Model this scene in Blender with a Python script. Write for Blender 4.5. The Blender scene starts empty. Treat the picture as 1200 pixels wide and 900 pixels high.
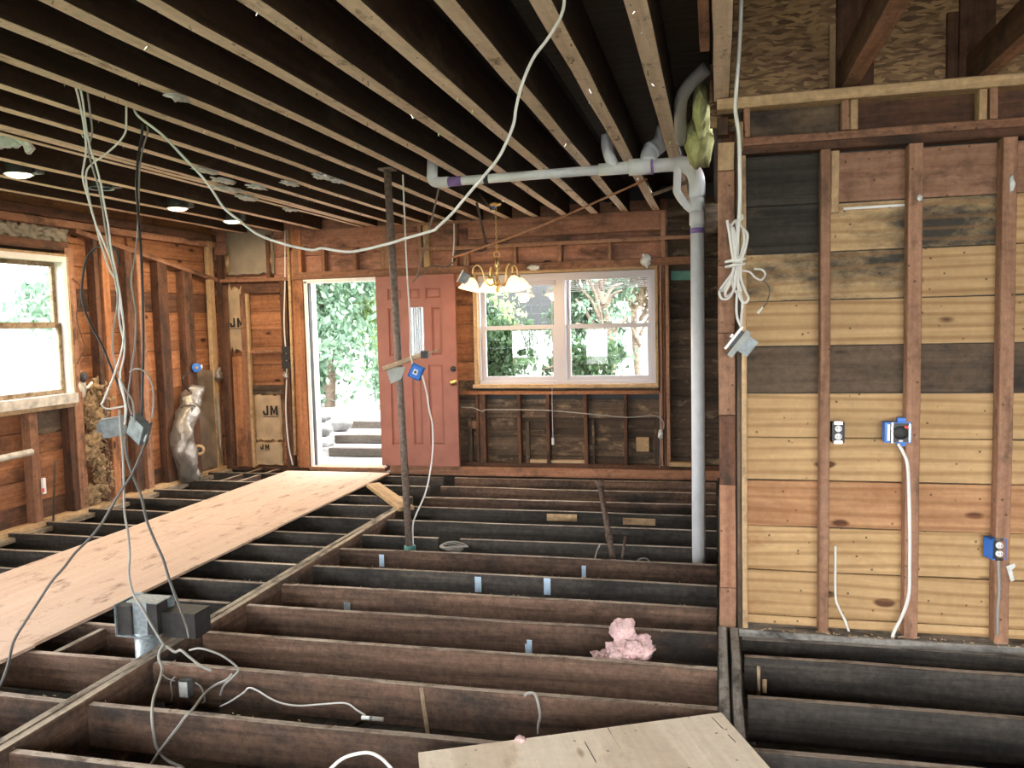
import bpy, bmesh, math, random
from mathutils import Vector, Matrix, Euler, noise

random.seed(7)
SC = bpy.context.scene
COL = SC.collection
V = Vector

# ------------------------------------------------------------------ camera, world, exposure
FPX, CX, CY, CAMH = 970.0, 600.0, 450.0, 1.60           # focal length in pixels of the 1200x900 frame, eye height
_ydir = V((838 - CX, 372 - CY, FPX)).normalized()         # vanishing point of the ceiling joists
_xdir = -V((-3350 - CX, 474 - CY, FPX)).normalized()      # vanishing point of the floor joists
_xdir = (_xdir - _ydir * _xdir.dot(_ydir)).normalized()
_zdir = _xdir.cross(_ydir)
EYE = V((0, 0, CAMH))


def ray(u, v):
    c = V((u - CX, v - CY, FPX))
    return V((_xdir.dot(c), _ydir.dot(c), _zdir.dot(c)))


def at(u, v, x=None, y=None, z=None):
    """the point of the plane X=x, Y=y or Z=z that is seen at pixel u, v of the photograph"""
    d = ray(u, v)
    if y is not None:
        return EYE + d * (y / d.y)
    if x is not None:
        return EYE + d * (x / d.x)
    return EYE + d * ((z - CAMH) / d.z)


cam_data = bpy.data.cameras.new('camera')
cam = bpy.data.objects.new('camera', cam_data)
COL.objects.link(cam)
right = V((_xdir.x, _ydir.x, _zdir.x))
down = V((_xdir.y, _ydir.y, _zdir.y))
fwd = V((_xdir.z, _ydir.z, _zdir.z))
m = Matrix((right, -down, -fwd)).transposed().to_4x4()
m.translation = EYE
cam.matrix_world = m
cam_data.sensor_width = 36.0
cam_data.lens = FPX / 1200.0 * 36.0
cam_data.clip_start = 0.02
cam_data.clip_end = 300
SC.camera = cam

world = bpy.data.worlds.new('overcast_sky')
SC.world = world
world.use_nodes = True
bg = world.node_tree.nodes['Background']
bg.inputs[0].default_value = (0.97, 0.985, 1.0, 1)
bg.inputs[1].default_value = 2.6

SC.view_settings.view_transform = 'Standard'
SC.view_settings.look = 'None'
SC.view_settings.exposure = 2.9
SC.view_settings.gamma = 1.0
SC.view_settings.use_curve_mapping = False
CH_W, DL_W = 1.1, 4.0       # watts of each chandelier bulb and of each recessed light


# ------------------------------------------------------------------ materials
MATS = {}


def _nt(name):
    mt = bpy.data.materials.new(name)
    mt.use_nodes = True
    return mt, mt.node_tree.nodes, mt.node_tree.links, mt.node_tree.nodes['Principled BSDF']


def c4(c):
    return (c[0], c[1], c[2], 1.0)


def plain(name, col, rough=0.5, metal=0.0, var=0.0, vscale=20.0, bump=0.0, bscale=60.0, coat=0.0):
    mt, N, L, P = _nt(name)
    P.inputs['Base Color'].default_value = c4(col)
    P.inputs['Roughness'].default_value = rough
    P.inputs['Metallic'].default_value = metal
    if coat:
        P.inputs['Coat Weight'].default_value = coat
    tc = N.new('ShaderNodeTexCoord')
    if var > 0:
        nz = N.new('ShaderNodeTexNoise')
        nz.inputs['Scale'].default_value = vscale
        nz.inputs['Detail'].default_value = 5
        L.new(tc.outputs['Object'], nz.inputs['Vector'])
        mx = N.new('ShaderNodeMix'); mx.data_type = 'RGBA'
        rp = N.new('ShaderNodeMapRange')
        rp.inputs[1].default_value = 0.3; rp.inputs[2].default_value = 0.7
        L.new(nz.outputs['Fac'], rp.inputs[0])
        L.new(rp.outputs[0], mx.inputs['Factor'])
        mx.inputs[6].default_value = c4([x * (1 - var) for x in col])
        mx.inputs[7].default_value = c4([min(1, x * (1 + var)) for x in col])
        L.new(mx.outputs[2], P.inputs['Base Color'])
    if bump > 0:
        nb = N.new('ShaderNodeTexNoise')
        nb.inputs['Scale'].default_value = bscale
        nb.inputs['Detail'].default_value = 4
        L.new(tc.outputs['Object'], nb.inputs['Vector'])
        bp = N.new('ShaderNodeBump')
        bp.inputs['Strength'].default_value = bump
        bp.inputs['Distance'].default_value = 0.02
        L.new(nb.outputs['Fac'], bp.inputs['Height'])
        L.new(bp.outputs[0], P.inputs['Normal'])
    MATS[name] = mt
    return mt


def wood(name, c1, c2, blotch=None, blotch_amt=0.5, blotch_scale=3.0, rough=0.8, grain=1.0, knots=None,
         var=0.22, spots=0.0, bump=0.25, mottle=0.28, rings=0.0):
    """board material: the grain runs along the local X axis of every board"""
    mt, N, L, P = _nt(name)
    tc = N.new('ShaderNodeTexCoord')
    oi = N.new('ShaderNodeObjectInfo')
    off = N.new('ShaderNodeVectorMath'); off.operation = 'SCALE'
    off.inputs[0].default_value = (37.0, 19.0, 53.0)
    L.new(oi.outputs['Random'], off.inputs['Scale'])
    add = N.new('ShaderNodeVectorMath'); add.operation = 'ADD'
    L.new(tc.outputs['Object'], add.inputs[0]); L.new(off.outputs[0], add.inputs[1])
    mp = N.new('ShaderNodeMapping')
    mp.inputs['Scale'].default_value = (1.1 * grain, 22 * grain, 22 * grain)
    L.new(add.outputs[0], mp.inputs['Vector'])
    nz = N.new('ShaderNodeTexNoise')
    nz.inputs['Scale'].default_value = 1.0
    nz.inputs['Detail'].default_value = 6
    nz.inputs['Roughness'].default_value = 0.62
    nz.inputs['Distortion'].default_value = 0.7
    L.new(mp.outputs[0], nz.inputs['Vector'])
    r = N.new('ShaderNodeMapRange')
    r.inputs[1].default_value = 0.32; r.inputs[2].default_value = 0.68
    L.new(nz.outputs['Fac'], r.inputs[0])
    mx = N.new('ShaderNodeMix'); mx.data_type = 'RGBA'
    mx.inputs[6].default_value = c4(c1); mx.inputs[7].default_value = c4(c2)
    L.new(r.outputs[0], mx.inputs['Factor'])
    cur = mx.outputs[2]
    if blotch is not None:
        mp2 = N.new('ShaderNodeMapping')
        mp2.inputs['Scale'].default_value = (blotch_scale * 0.45, blotch_scale, blotch_scale)
        L.new(add.outputs[0], mp2.inputs['Vector'])
        n2 = N.new('ShaderNodeTexNoise')
        n2.inputs['Scale'].default_value = 1.0
        n2.inputs['Detail'].default_value = 7
        n2.inputs['Roughness'].default_value = 0.68
        L.new(mp2.outputs[0], n2.inputs['Vector'])
        r2 = N.new('ShaderNodeMapRange')
        r2.inputs[1].default_value = 0.62 - 0.3 * blotch_amt
        r2.inputs[2].default_value = 0.74 - 0.2 * blotch_amt
        L.new(n2.outputs['Fac'], r2.inputs[0])
        m2 = N.new('ShaderNodeMix'); m2.data_type = 'RGBA'
        m2.inputs[7].default_value = c4(blotch)
        L.new(r2.outputs[0], m2.inputs['Factor']); L.new(cur, m2.inputs[6])
        cur = m2.outputs[2]
    if knots is not None:
        mp3 = N.new('ShaderNodeMapping')
        mp3.inputs['Scale'].default_value = (3.4, 7.5, 7.5)
        L.new(add.outputs[0], mp3.inputs['Vector'])
        vo = N.new('ShaderNodeTexVoronoi')
        vo.inputs['Scale'].default_value = 1.0
        vo.inputs['Randomness'].default_value = 1.0
        L.new(mp3.outputs[0], vo.inputs['Vector'])
        r3 = N.new('ShaderNodeMapRange')
        r3.inputs[1].default_value = 0.20; r3.inputs[2].default_value = 0.13
        dis = N.new('ShaderNodeMath'); dis.operation = 'MULTIPLY_ADD'      # wobble the outline with the grain
        dis.inputs[1].default_value = 0.14; dis.inputs[2].default_value = -0.07
        L.new(nz.outputs['Fac'], dis.inputs[0])
        dsum = N.new('ShaderNodeMath'); dsum.operation = 'ADD'
        L.new(dis.outputs[0], dsum.inputs[0]); L.new(vo.outputs['Distance'], dsum.inputs[1])
        L.new(dsum.outputs[0], r3.inputs[0])
        gs = N.new('ShaderNodeSeparateColor'); L.new(vo.outputs['Color'], gs.inputs[0])
        gt_ = N.new('ShaderNodeMath'); gt_.operation = 'GREATER_THAN'; gt_.inputs[1].default_value = 0.72
        L.new(gs.outputs[0], gt_.inputs[0])
        gm = N.new('ShaderNodeMath'); gm.operation = 'MULTIPLY'
        L.new(gt_.outputs[0], gm.inputs[0]); L.new(r3.outputs[0], gm.inputs[1])
        m3 = N.new('ShaderNodeMix'); m3.data_type = 'RGBA'
        m3.inputs[7].default_value = c4(knots)
        L.new(gm.outputs[0], m3.inputs['Factor']); L.new(cur, m3.inputs[6])
        cur = m3.outputs[2]
    if spots > 0:
        vo2 = N.new('ShaderNodeTexVoronoi')
        vo2.inputs['Scale'].default_value = 16
        L.new(add.outputs[0], vo2.inputs['Vector'])
        r4 = N.new('ShaderNodeMapRange')
        r4.inputs[1].default_value = 0.11; r4.inputs[2].default_value = 0.08
        r4.inputs[4].default_value = spots
        L.new(vo2.outputs['Distance'], r4.inputs[0])
        m4 = N.new('ShaderNodeMix'); m4.data_type = 'RGBA'
        m4.inputs[7].default_value = (0.015, 0.01, 0.007, 1)
        L.new(r4.outputs[0], m4.inputs['Factor']); L.new(cur, m4.inputs[6])
        cur = m4.outputs[2]
    if rings > 0:                                    # growth ring bands, bent into cathedral figures
        mp5 = N.new('ShaderNodeMapping'); mp5.inputs['Scale'].default_value = (0.9, 7.0, 7.0)
        L.new(add.outputs[0], mp5.inputs['Vector'])
        wv = N.new('ShaderNodeTexWave'); wv.wave_type = 'BANDS'; wv.bands_direction = 'Z'
        wv.inputs['Scale'].default_value = 0.75; wv.inputs['Distortion'].default_value = 14.0
        wv.inputs['Detail'].default_value = 2.0; wv.inputs['Detail Scale'].default_value = 0.35
        L.new(mp5.outputs[0], wv.inputs['Vector'])
        r6 = N.new('ShaderNodeMapRange'); r6.inputs[1].default_value = 0.62; r6.inputs[2].default_value = 0.98
        r6.inputs[3].default_value = 0.0; r6.inputs[4].default_value = rings
        L.new(wv.outputs['Fac'], r6.inputs[0])
        m6 = N.new('ShaderNodeMix'); m6.data_type = 'RGBA'; m6.inputs[7].default_value = c4([c1[0] * 0.62, c1[1] * 0.5, c1[2] * 0.4])
        L.new(r6.outputs[0], m6.inputs['Factor']); L.new(cur, m6.inputs[6])
        cur = m6.outputs[2]
    if mottle > 0:                                   # fine dirt and weathering over the whole board
        n7 = N.new('ShaderNodeTexNoise'); n7.inputs['Scale'].default_value = 26; n7.inputs['Detail'].default_value = 8
        n7.inputs['Roughness'].default_value = 0.75
        L.new(add.outputs[0], n7.inputs['Vector'])
        r7 = N.new('ShaderNodeMapRange'); r7.inputs[1].default_value = 0.3; r7.inputs[2].default_value = 0.7
        r7.inputs[3].default_value = 1 - mottle; r7.inputs[4].default_value = 1 + mottle
        L.new(n7.outputs['Fac'], r7.inputs[0])
        h7 = N.new('ShaderNodeHueSaturation'); L.new(r7.outputs[0], h7.inputs['Value']); L.new(cur, h7.inputs['Color'])
        cur = h7.outputs[0]
    hs = N.new('ShaderNodeHueSaturation')
    rv = N.new('ShaderNodeMapRange')
    rv.inputs[3].default_value = 1 - var; rv.inputs[4].default_value = 1 + var
    L.new(oi.outputs['Random'], rv.inputs[0])
    L.new(rv.outputs[0], hs.inputs['Value'])
    L.new(cur, hs.inputs['Color'])
    L.new(hs.outputs[0], P.inputs['Base Color'])
    P.inputs['Roughness'].default_value = rough
    P.inputs['Specular IOR Level'].default_value = 0.25
    bp = N.new('ShaderNodeBump')
    bp.inputs['Strength'].default_value = bump
    bp.inputs['Distance'].default_value = 0.01
    L.new(nz.outputs['Fac'], bp.inputs['Height'])
    L.new(bp.outputs[0], P.inputs['Normal'])
    MATS[name] = mt
    return mt


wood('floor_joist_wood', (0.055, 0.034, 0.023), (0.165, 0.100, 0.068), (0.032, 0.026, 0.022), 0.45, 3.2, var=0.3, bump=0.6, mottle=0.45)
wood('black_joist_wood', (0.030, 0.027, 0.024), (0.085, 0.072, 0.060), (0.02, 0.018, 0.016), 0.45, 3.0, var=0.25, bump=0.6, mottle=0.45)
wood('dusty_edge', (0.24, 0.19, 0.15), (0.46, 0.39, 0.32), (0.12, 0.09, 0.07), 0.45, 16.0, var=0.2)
wood('worn_beam_top', (0.22, 0.18, 0.14), (0.44, 0.37, 0.28), (0.05, 0.042, 0.034), 0.5, 9.0, var=0.15)
wood('grey_beam_top', (0.17, 0.16, 0.145), (0.36, 0.34, 0.30), (0.06, 0.055, 0.05), 0.5, 9.0, var=0.15)
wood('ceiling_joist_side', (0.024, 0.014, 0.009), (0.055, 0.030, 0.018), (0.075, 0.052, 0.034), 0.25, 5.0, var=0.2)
wood('ceiling_joist_edge', (0.64, 0.48, 0.34), (0.86, 0.70, 0.54), (0.24, 0.155, 0.095), 0.20, 12.0, var=0.10, spots=0.7, mottle=0.14)  # pale plaster-marked undersides, brightened to stand in for light from below
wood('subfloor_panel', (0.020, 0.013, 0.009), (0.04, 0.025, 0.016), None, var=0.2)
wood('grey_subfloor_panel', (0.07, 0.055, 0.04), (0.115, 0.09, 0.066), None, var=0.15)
wood('red_stud', (0.20, 0.095, 0.054), (0.36, 0.185, 0.11), (0.07, 0.04, 0.027), 0.35, 6.0, var=0.2, spots=0.6)
wood('pink_stud', (0.225, 0.118, 0.070), (0.37, 0.205, 0.128), (0.12, 0.07, 0.045), 0.3, 6.0, var=0.12, spots=0.6)
wood('brown_stud', (0.075, 0.036, 0.022), (0.15, 0.072, 0.042), (0.04, 0.025, 0.018), 0.45, 6.0, var=0.25, spots=0.5)
wood('tan_stud', (0.34, 0.22, 0.115), (0.52, 0.36, 0.20), (0.20, 0.13, 0.07), 0.3, 6.0, var=0.12)
wood('orange_sheathing', (0.23, 0.095, 0.043), (0.41, 0.185, 0.088), (0.10, 0.045, 0.024), 0.30, 3.0, knots=(0.06, 0.025, 0.012), var=0.25, spots=0.5)
wood('red_sheathing', (0.27, 0.125, 0.078), (0.43, 0.215, 0.14), (0.09, 0.05, 0.035), 0.35, 3.0, knots=(0.07, 0.03, 0.02), var=0.2)
wood('sooty_sheathing', (0.035, 0.025, 0.018), (0.105, 0.072, 0.047), (0.24, 0.17, 0.105), 0.26, 9.0, var=0.35, spots=0.4)
wood('pine_plank', (0.41, 0.26, 0.12), (0.56, 0.375, 0.19), (0.34, 0.185, 0.085), 0.18, 2.4, knots=(0.11, 0.05, 0.025), var=0.10, spots=0.7, grain=1.0, mottle=0.10, rings=0.5)
wood('mouldy_pine_plank', (0.40, 0.265, 0.13), (0.55, 0.38, 0.20), (0.055, 0.05, 0.04), 0.55, 3.2, knots=(0.13, 0.06, 0.03), var=0.06, spots=0.6, mottle=0.16, rings=0.45)
wood('rosy_pine_plank', (0.36, 0.185, 0.09), (0.55, 0.32, 0.16), (0.33, 0.16, 0.075), 0.5, 2.0, knots=(0.10, 0.04, 0.02), var=0.08, spots=0.6, mottle=0.12, rings=0.45)
wood('grey_pine_plank', (0.075, 0.052, 0.035), (0.15, 0.105, 0.068), (0.03, 0.024, 0.02), 0.5, 2.5, knots=(0.035, 0.025, 0.018), var=0.12)
wood('black_mould_plank', (0.022, 0.020, 0.017), (0.06, 0.05, 0.038), (0.14, 0.10, 0.062), 0.12, 3.0, var=0.15)
wood('plywood_clean', (0.74, 0.63, 0.49), (0.86, 0.76, 0.61), (0.55, 0.38, 0.25), 0.14, 5.0, knots=(0.40, 0.26, 0.15), var=0.02, spots=0.6, grain=0.8, mottle=0.08, rings=0.3)
wood('plywood_walk', (0.49, 0.345, 0.255), (0.56, 0.41, 0.315), (0.20, 0.125, 0.085), 0.20, 9.0, var=0.03, spots=0.4, grain=0.5, mottle=0.07)
wood('timber_sleeper', (0.05, 0.04, 0.032), (0.11, 0.09, 0.07), (0.08, 0.06, 0.05), 0.4, 5.0)
wood('fence_paint', (0.55, 0.56, 0.55), (0.72, 0.73, 0.72), (0.4, 0.42, 0.42), 0.3, 5.0, var=0.1)
wood('driftwood', (0.30, 0.21, 0.13), (0.48, 0.36, 0.24), (0.15, 0.10, 0.06), 0.4, 9.0)
wood('bark', (0.09, 0.065, 0.05), (0.2, 0.15, 0.11))

plain('soil', (0.030, 0.024, 0.019), 0.95, var=0.6, vscale=9, bump=0.8, bscale=18)
plain('foundation_block', (0.10, 0.09, 0.08), 0.95, var=0.3, vscale=12, bump=0.3)
plain('white_vinyl', (0.46, 0.445, 0.47), 0.4)
plain('white_paint', (0.75, 0.74, 0.70), 0.5, var=0.1, vscale=8)
plain('dirty_paint', (0.55, 0.51, 0.44), 0.7, var=0.35, vscale=14)
plain('blind_fabric', (0.50, 0.48, 0.56), 0.6)
plain('pvc', (0.80, 0.815, 0.82), 0.35, var=0.06, vscale=15)
plain('pvc_cement', (0.26, 0.16, 0.42), 0.5)
plain('black_rubber', (0.02, 0.02, 0.02), 0.6)
plain('dark_plastic', (0.03, 0.03, 0.032), 0.5)
plain('rusty_steel', (0.20, 0.15, 0.12), 0.6, metal=0.25, var=0.4, vscale=40, bump=0.2, bscale=90)
plain('rusty_iron', (0.11, 0.075, 0.055), 0.7, metal=0.3, var=0.45, vscale=50, bump=0.25, bscale=80)
plain('green_base_paint', (0.05, 0.20, 0.17), 0.6, var=0.3)
plain('galvanised', (0.30, 0.35, 0.37), 0.45, metal=0.45, var=0.25, vscale=55)
plain('galvanised_box', (0.20, 0.225, 0.23), 0.5, metal=0.3, var=0.3, vscale=30)
plain('dark_duct', (0.035, 0.033, 0.031), 0.6, metal=0.2, var=0.3)
plain('white_cable', (0.74, 0.73, 0.68), 0.45)
plain('grey_cable', (0.30, 0.29, 0.26), 0.5)
plain('dark_cable', (0.10, 0.095, 0.085), 0.5)
plain('black_cable', (0.018, 0.018, 0.018), 0.45)
plain('copper', (0.55, 0.27, 0.16), 0.4, metal=0.8, var=0.2, vscale=40)
plain('brass', (0.66, 0.46, 0.20), 0.28, metal=0.9)
plain('nickel', (0.7, 0.68, 0.64), 0.25, metal=0.9)
plain('blue_plastic', (0.02, 0.17, 0.62), 0.45)
plain('pale_blue_strap', (0.50, 0.66, 0.80), 0.45, metal=0.3, var=0.15)
plain('outlet_white', (0.82, 0.82, 0.79), 0.4)
plain('red_plastic', (0.75, 0.08, 0.06), 0.5)
plain('red_door_paint', (0.30, 0.115, 0.082), 0.55, var=0.12, vscale=6, bump=0.08, bscale=40)
plain('paper_facing', (0.40, 0.29, 0.18), 0.85, var=0.2, vscale=7, bump=0.5, bscale=7)
plain('grey_paper_facing', (0.30, 0.25, 0.18), 0.85, var=0.2, vscale=6, bump=0.5, bscale=6)
plain('print_ink', (0.012, 0.011, 0.01), 0.8)
plain('yellow_wool', (0.46, 0.47, 0.20), 0.95, var=0.25, vscale=16, bump=0.7, bscale=35)
plain('pink_wool', (0.62, 0.42, 0.40), 0.95, var=0.45, vscale=14, bump=1.0, bscale=60)
plain('brown_wool', (0.32, 0.22, 0.12), 0.95, var=0.5, vscale=16, bump=0.9, bscale=30)
plain('foil', (0.34, 0.315, 0.28), 0.40, metal=0.6, var=0.2, vscale=10, bump=0.8, bscale=14)
plain('dusty_foil', (0.20, 0.155, 0.11), 0.6, metal=0.3, var=0.3, vscale=6, bump=0.4, bscale=9)
plain('plaster_scrap', (0.62, 0.63, 0.60), 0.85, var=0.2, vscale=30)
plain('grey_plaster', (0.26, 0.23, 0.18), 0.95, var=0.4, vscale=14, bump=0.8, bscale=20)
plain('green_board', (0.10, 0.26, 0.22), 0.8, var=0.2)
plain('grey_plate', (0.33, 0.35, 0.32), 0.7, var=0.15)
plain('gravel', (0.34, 0.33, 0.31), 0.95, var=0.25, vscale=14, bump=0.4)
plain('lawn', (0.10, 0.17, 0.05), 0.95, var=0.4, vscale=6)
plain('stone', (0.16, 0.155, 0.15), 0.9, var=0.35, vscale=7, bump=0.4, bscale=12)
plain('shingle_dark', (0.004, 0.004, 0.0045), 0.9, var=0.2)
plain('siding_white', (0.72, 0.72, 0.70), 0.7)


def osb(name):
    mt, N, L, P = _nt(name)
    tc = N.new('ShaderNodeTexCoord')
    mp = N.new('ShaderNodeMapping'); mp.inputs['Scale'].default_value = (20, 20, 75)
    wn = N.new('ShaderNodeTexNoise'); wn.inputs['Scale'].default_value = 7; wn.inputs['Detail'].default_value = 2
    L.new(tc.outputs['Object'], wn.inputs['Vector'])
    ws = N.new('ShaderNodeVectorMath'); ws.operation = 'SCALE'; ws.inputs['Scale'].default_value = 0.07
    L.new(wn.outputs['Color'], ws.inputs[0])
    wa = N.new('ShaderNodeVectorMath'); wa.operation = 'ADD'
    L.new(tc.outputs['Object'], wa.inputs[0]); L.new(ws.outputs[0], wa.inputs[1])
    L.new(wa.outputs[0], mp.inputs['Vector'])
    vo = N.new('ShaderNodeTexVoronoi'); vo.inputs['Scale'].default_value = 1.0
    L.new(mp.outputs[0], vo.inputs['Vector'])
    rp = N.new('ShaderNodeValToRGB')
    rp.color_ramp.elements[0].color = (0.10, 0.052, 0.024, 1)
    rp.color_ramp.elements[1].color = (0.40, 0.245, 0.115, 1)
    sep = N.new('ShaderNodeSeparateColor')
    L.new(vo.outputs['Color'], sep.inputs[0])
    L.new(sep.outputs[0], rp.inputs[0])
    L.new(rp.outputs[0], P.inputs['Base Color'])
    P.inputs['Roughness'].default_value = 0.8
    bp = N.new('ShaderNodeBump'); bp.inputs['Strength'].default_value = 0.4
    L.new(vo.outputs['Distance'], bp.inputs['Height']); L.new(bp.outputs[0], P.inputs['Normal'])
    MATS[name] = mt


osb('osb')


def emit(name, col, strength, base=(0.8, 0.8, 0.8)):
    mt, N, L, P = _nt(name)
    P.inputs['Base Color'].default_value = c4(base)
    P.inputs['Emission Color'].default_value = c4(col)
    P.inputs['Emission Strength'].default_value = strength
    MATS[name] = mt


emit('bulb_glow', (1.0, 0.72, 0.38), 1.6)
emit('shade_glass', (1.0, 0.60, 0.26), 0.34, (0.9, 0.75, 0.55))
emit('downlight_glow', (1.0, 0.80, 0.52), 1.6)


def glass(name, haze=0.0):
    mt = bpy.data.materials.new(name); mt.use_nodes = True
    N, L = mt.node_tree.nodes, mt.node_tree.links
    N.remove(N['Principled BSDF'])
    out = N['Material Output']
    tr = N.new('ShaderNodeBsdfTransparent'); tr.inputs[0].default_value = (0.95, 0.97, 0.97, 1)
    gl = N.new('ShaderNodeBsdfGlossy'); gl.inputs['Roughness'].default_value = 0.01
    fr = N.new('ShaderNodeLayerWeight'); fr.inputs[0].default_value = 0.5
    pw_ = N.new('ShaderNodeMath'); pw_.operation = 'POWER'; pw_.inputs[1].default_value = 4.0
    L.new(fr.outputs['Facing'], pw_.inputs[0])
    mu = N.new('ShaderNodeMath'); mu.operation = 'MULTIPLY_ADD'; mu.inputs[1].default_value = 0.8; mu.inputs[2].default_value = 0.045
    L.new(pw_.outputs[0], mu.inputs[0])
    mx = N.new('ShaderNodeMixShader')
    L.new(mu.outputs[0], mx.inputs[0]); L.new(tr.outputs[0], mx.inputs[1]); L.new(gl.outputs[0], mx.inputs[2])
    cur = mx.outputs[0]
    if haze > 0:
        tl = N.new('ShaderNodeBsdfTranslucent'); tl.inputs[0].default_value = (0.9, 0.93, 0.93, 1)
        m2 = N.new('ShaderNodeMixShader'); m2.inputs[0].default_value = haze
        L.new(cur, m2.inputs[1]); L.new(tl.outputs[0], m2.inputs[2]); cur = m2.outputs[0]
    L.new(cur, out.inputs[0])
    MATS[name] = mt


glass('window_glass')
glass('hazy_window_glass', 0.06)


def leafmat(name, c1, c2):
    mt, N, L, P = _nt(name)
    g = N.new('ShaderNodeNewGeometry')
    mx = N.new('ShaderNodeMix'); mx.data_type = 'RGBA'
    mx.inputs[6].default_value = c4(c1); mx.inputs[7].default_value = c4(c2)
    L.new(g.outputs['Random Per Island'], mx.inputs['Factor'])
    L.new(mx.outputs[2], P.inputs['Base Color'])
    P.inputs['Roughness'].default_value = 0.6
    tl = N.new('ShaderNodeBsdfTranslucent')
    L.new(mx.outputs[2], tl.inputs[0])
    ms = N.new('ShaderNodeMixShader'); ms.inputs[0].default_value = 0.45
    L.new(P.outputs[0], ms.inputs[1]); L.new(tl.outputs[0], ms.inputs[2])
    L.new(ms.outputs[0], N['Material Output'].inputs[0])
    MATS[name] = mt


leafmat('leaf_bright', (0.16, 0.26, 0.09), (0.42, 0.52, 0.25))
leafmat('leaf_bluish', (0.09, 0.17, 0.11), (0.30, 0.42, 0.30))
leafmat('leaf_dark', (0.015, 0.04, 0.015), (0.06, 0.11, 0.04))
leafmat('leaf_mid', (0.035, 0.06, 0.035), (0.12, 0.18, 0.11))
leafmat('leaf_autumn', (0.12, 0.085, 0.05), (0.25, 0.19, 0.12))


# ------------------------------------------------------------------ object helpers
def link(name, me, mat=None, parent=None, smooth=False):
    o = bpy.data.objects.new(name, me)
    COL.objects.link(o)
    if mat is not None:
        for x in (mat if isinstance(mat, (list, tuple)) else [mat]):
            me.materials.append(MATS[x])
    if parent is not None:
        o.parent = parent
    if smooth:
        for p in me.polygons:
            p.use_smooth = True
    return o


def tag(o, label, cat=None, group=None, kind=None):
    o['label'] = label
    if cat:
        o['category'] = cat
    if group:
        o['group'] = group
    if kind:
        o['kind'] = kind
    return o


def thing(name, label, cat, loc=(0, 0, 0), group=None, kind=None):
    o = bpy.data.objects.new(name, None)
    o.empty_display_size = 0.1
    COL.objects.link(o)
    o.location = loc
    return tag(o, label, cat, group, kind)


class MB:
    """collects boxes, tubes and lathes in world space; build() makes ONE mesh of them, moved into the parent's frame"""

    def __init__(self):
        self.v, self.f, self.mi = [], [], []

    def add(self, vs, fs, mi=0):
        b = len(self.v)
        self.v += [V(p) for p in vs]
        self.f += [tuple(b + i for i in f) for f in fs]
        self.mi += [mi] * len(fs) if isinstance(mi, int) else list(mi)
        return self

    def box(self, lo, hi, mi=0, mat=None):
        (x0, y0, z0), (x1, y1, z1) = lo, hi
        vs = [V(p) for p in ((x0, y0, z0), (x1, y0, z0), (x1, y1, z0), (x0, y1, z0), (x0, y0, z1), (x1, y0, z1), (x1, y1, z1), (x0, y1, z1))]
        if mat is not None:
            vs = [mat @ p for p in vs]
        return self.add(vs, [(3, 2, 1, 0), (4, 5, 6, 7), (0, 1, 5, 4), (1, 2, 6, 5), (2, 3, 7, 6), (3, 0, 4, 7)], mi)

    def tube(self, pts, r, sides=8, mi=0, cap=True):
        pts = [V(p) for p in pts]
        n = len(pts)
        rs = r if isinstance(r, (list, tuple)) else [r] * n
        T = []
        for i in range(n):
            d = pts[min(i + 1, n - 1)] - pts[max(i - 1, 0)]
            T.append(d.normalized() if d.length > 1e-9 else V((0, 0, 1)))
        ref = V((0, 0, 1)) if abs(T[0].z) < 0.9 else V((1, 0, 0))
        nrm = (ref - T[0] * ref.dot(T[0])).normalized()
        vs, fs = [], []
        for i in range(n):
            nrm = nrm - T[i] * nrm.dot(T[i])
            nrm = nrm.normalized() if nrm.length > 1e-6 else T[i].orthogonal().normalized()
            b = T[i].cross(nrm)
            for k in range(sides):
                a = 2 * math.pi * k / sides
                vs.append(pts[i] + (nrm * math.cos(a) + b * math.sin(a)) * rs[i])
        for i in range(n - 1):
            for k in range(sides):
                k2 = (k + 1) % sides
                fs.append((i * sides + k, i * sides + k2, (i + 1) * sides + k2, (i + 1) * sides + k))
        if cap:
            fs.append(tuple(range(sides - 1, -1, -1)))
            fs.append(tuple((n - 1) * sides + k for k in range(sides)))
        return self.add(vs, fs, mi)

    def lathe(self, prof, mat=None, sides=16, mi=0):
        """profile of (radius, height) spun around local Z"""
        mat = mat or Matrix.Identity(4)
        vs, fs = [], []
        for r, z in prof:
            for k in range(sides):
                a = 2 * math.pi * k / sides
                vs.append(mat @ V((r * math.cos(a), r * math.sin(a), z)))
        for i in range(len(prof) - 1):
            for k in range(sides):
                k2 = (k + 1) % sides
                fs.append((i * sides + k, i * sides + k2, (i + 1) * sides + k2, (i + 1) * sides + k))
        return self.add(vs, fs, mi)

    def build(self, name, mat, parent=None, smooth=False):
        off = parent_loc(parent)
        me = bpy.data.meshes.new(name)
        if parent is None:
            org = sum(self.v, V()) / max(1, len(self.v))
            org.z = min(p.z for p in self.v)
            me.from_pydata([p - org for p in self.v], [], self.f)
        else:
            org = sum(self.v, V()) / max(1, len(self.v))
            me.from_pydata([p - org for p in self.v], [], self.f)
        for p, k in zip(me.polygons, self.mi):
            p.material_index = k
        me.update()
        o = link(name, me, mat, parent, smooth)
        o.location = org - off
        return o


def parent_loc(p):
    o = V((0, 0, 0))
    while p is not None:
        o = o + p.location
        p = p.parent
    return o


def frame(p0, p1, up=(0, 0, 1)):
    x = (V(p1) - V(p0)).normalized()
    z = V(up)
    z = z - x * z.dot(x)
    if z.length < 1e-4:
        z = V((0, 1, 0)) - x * x.y
    z.normalize()
    y = z.cross(x)
    return Matrix((x, y, z)).transposed()


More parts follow.
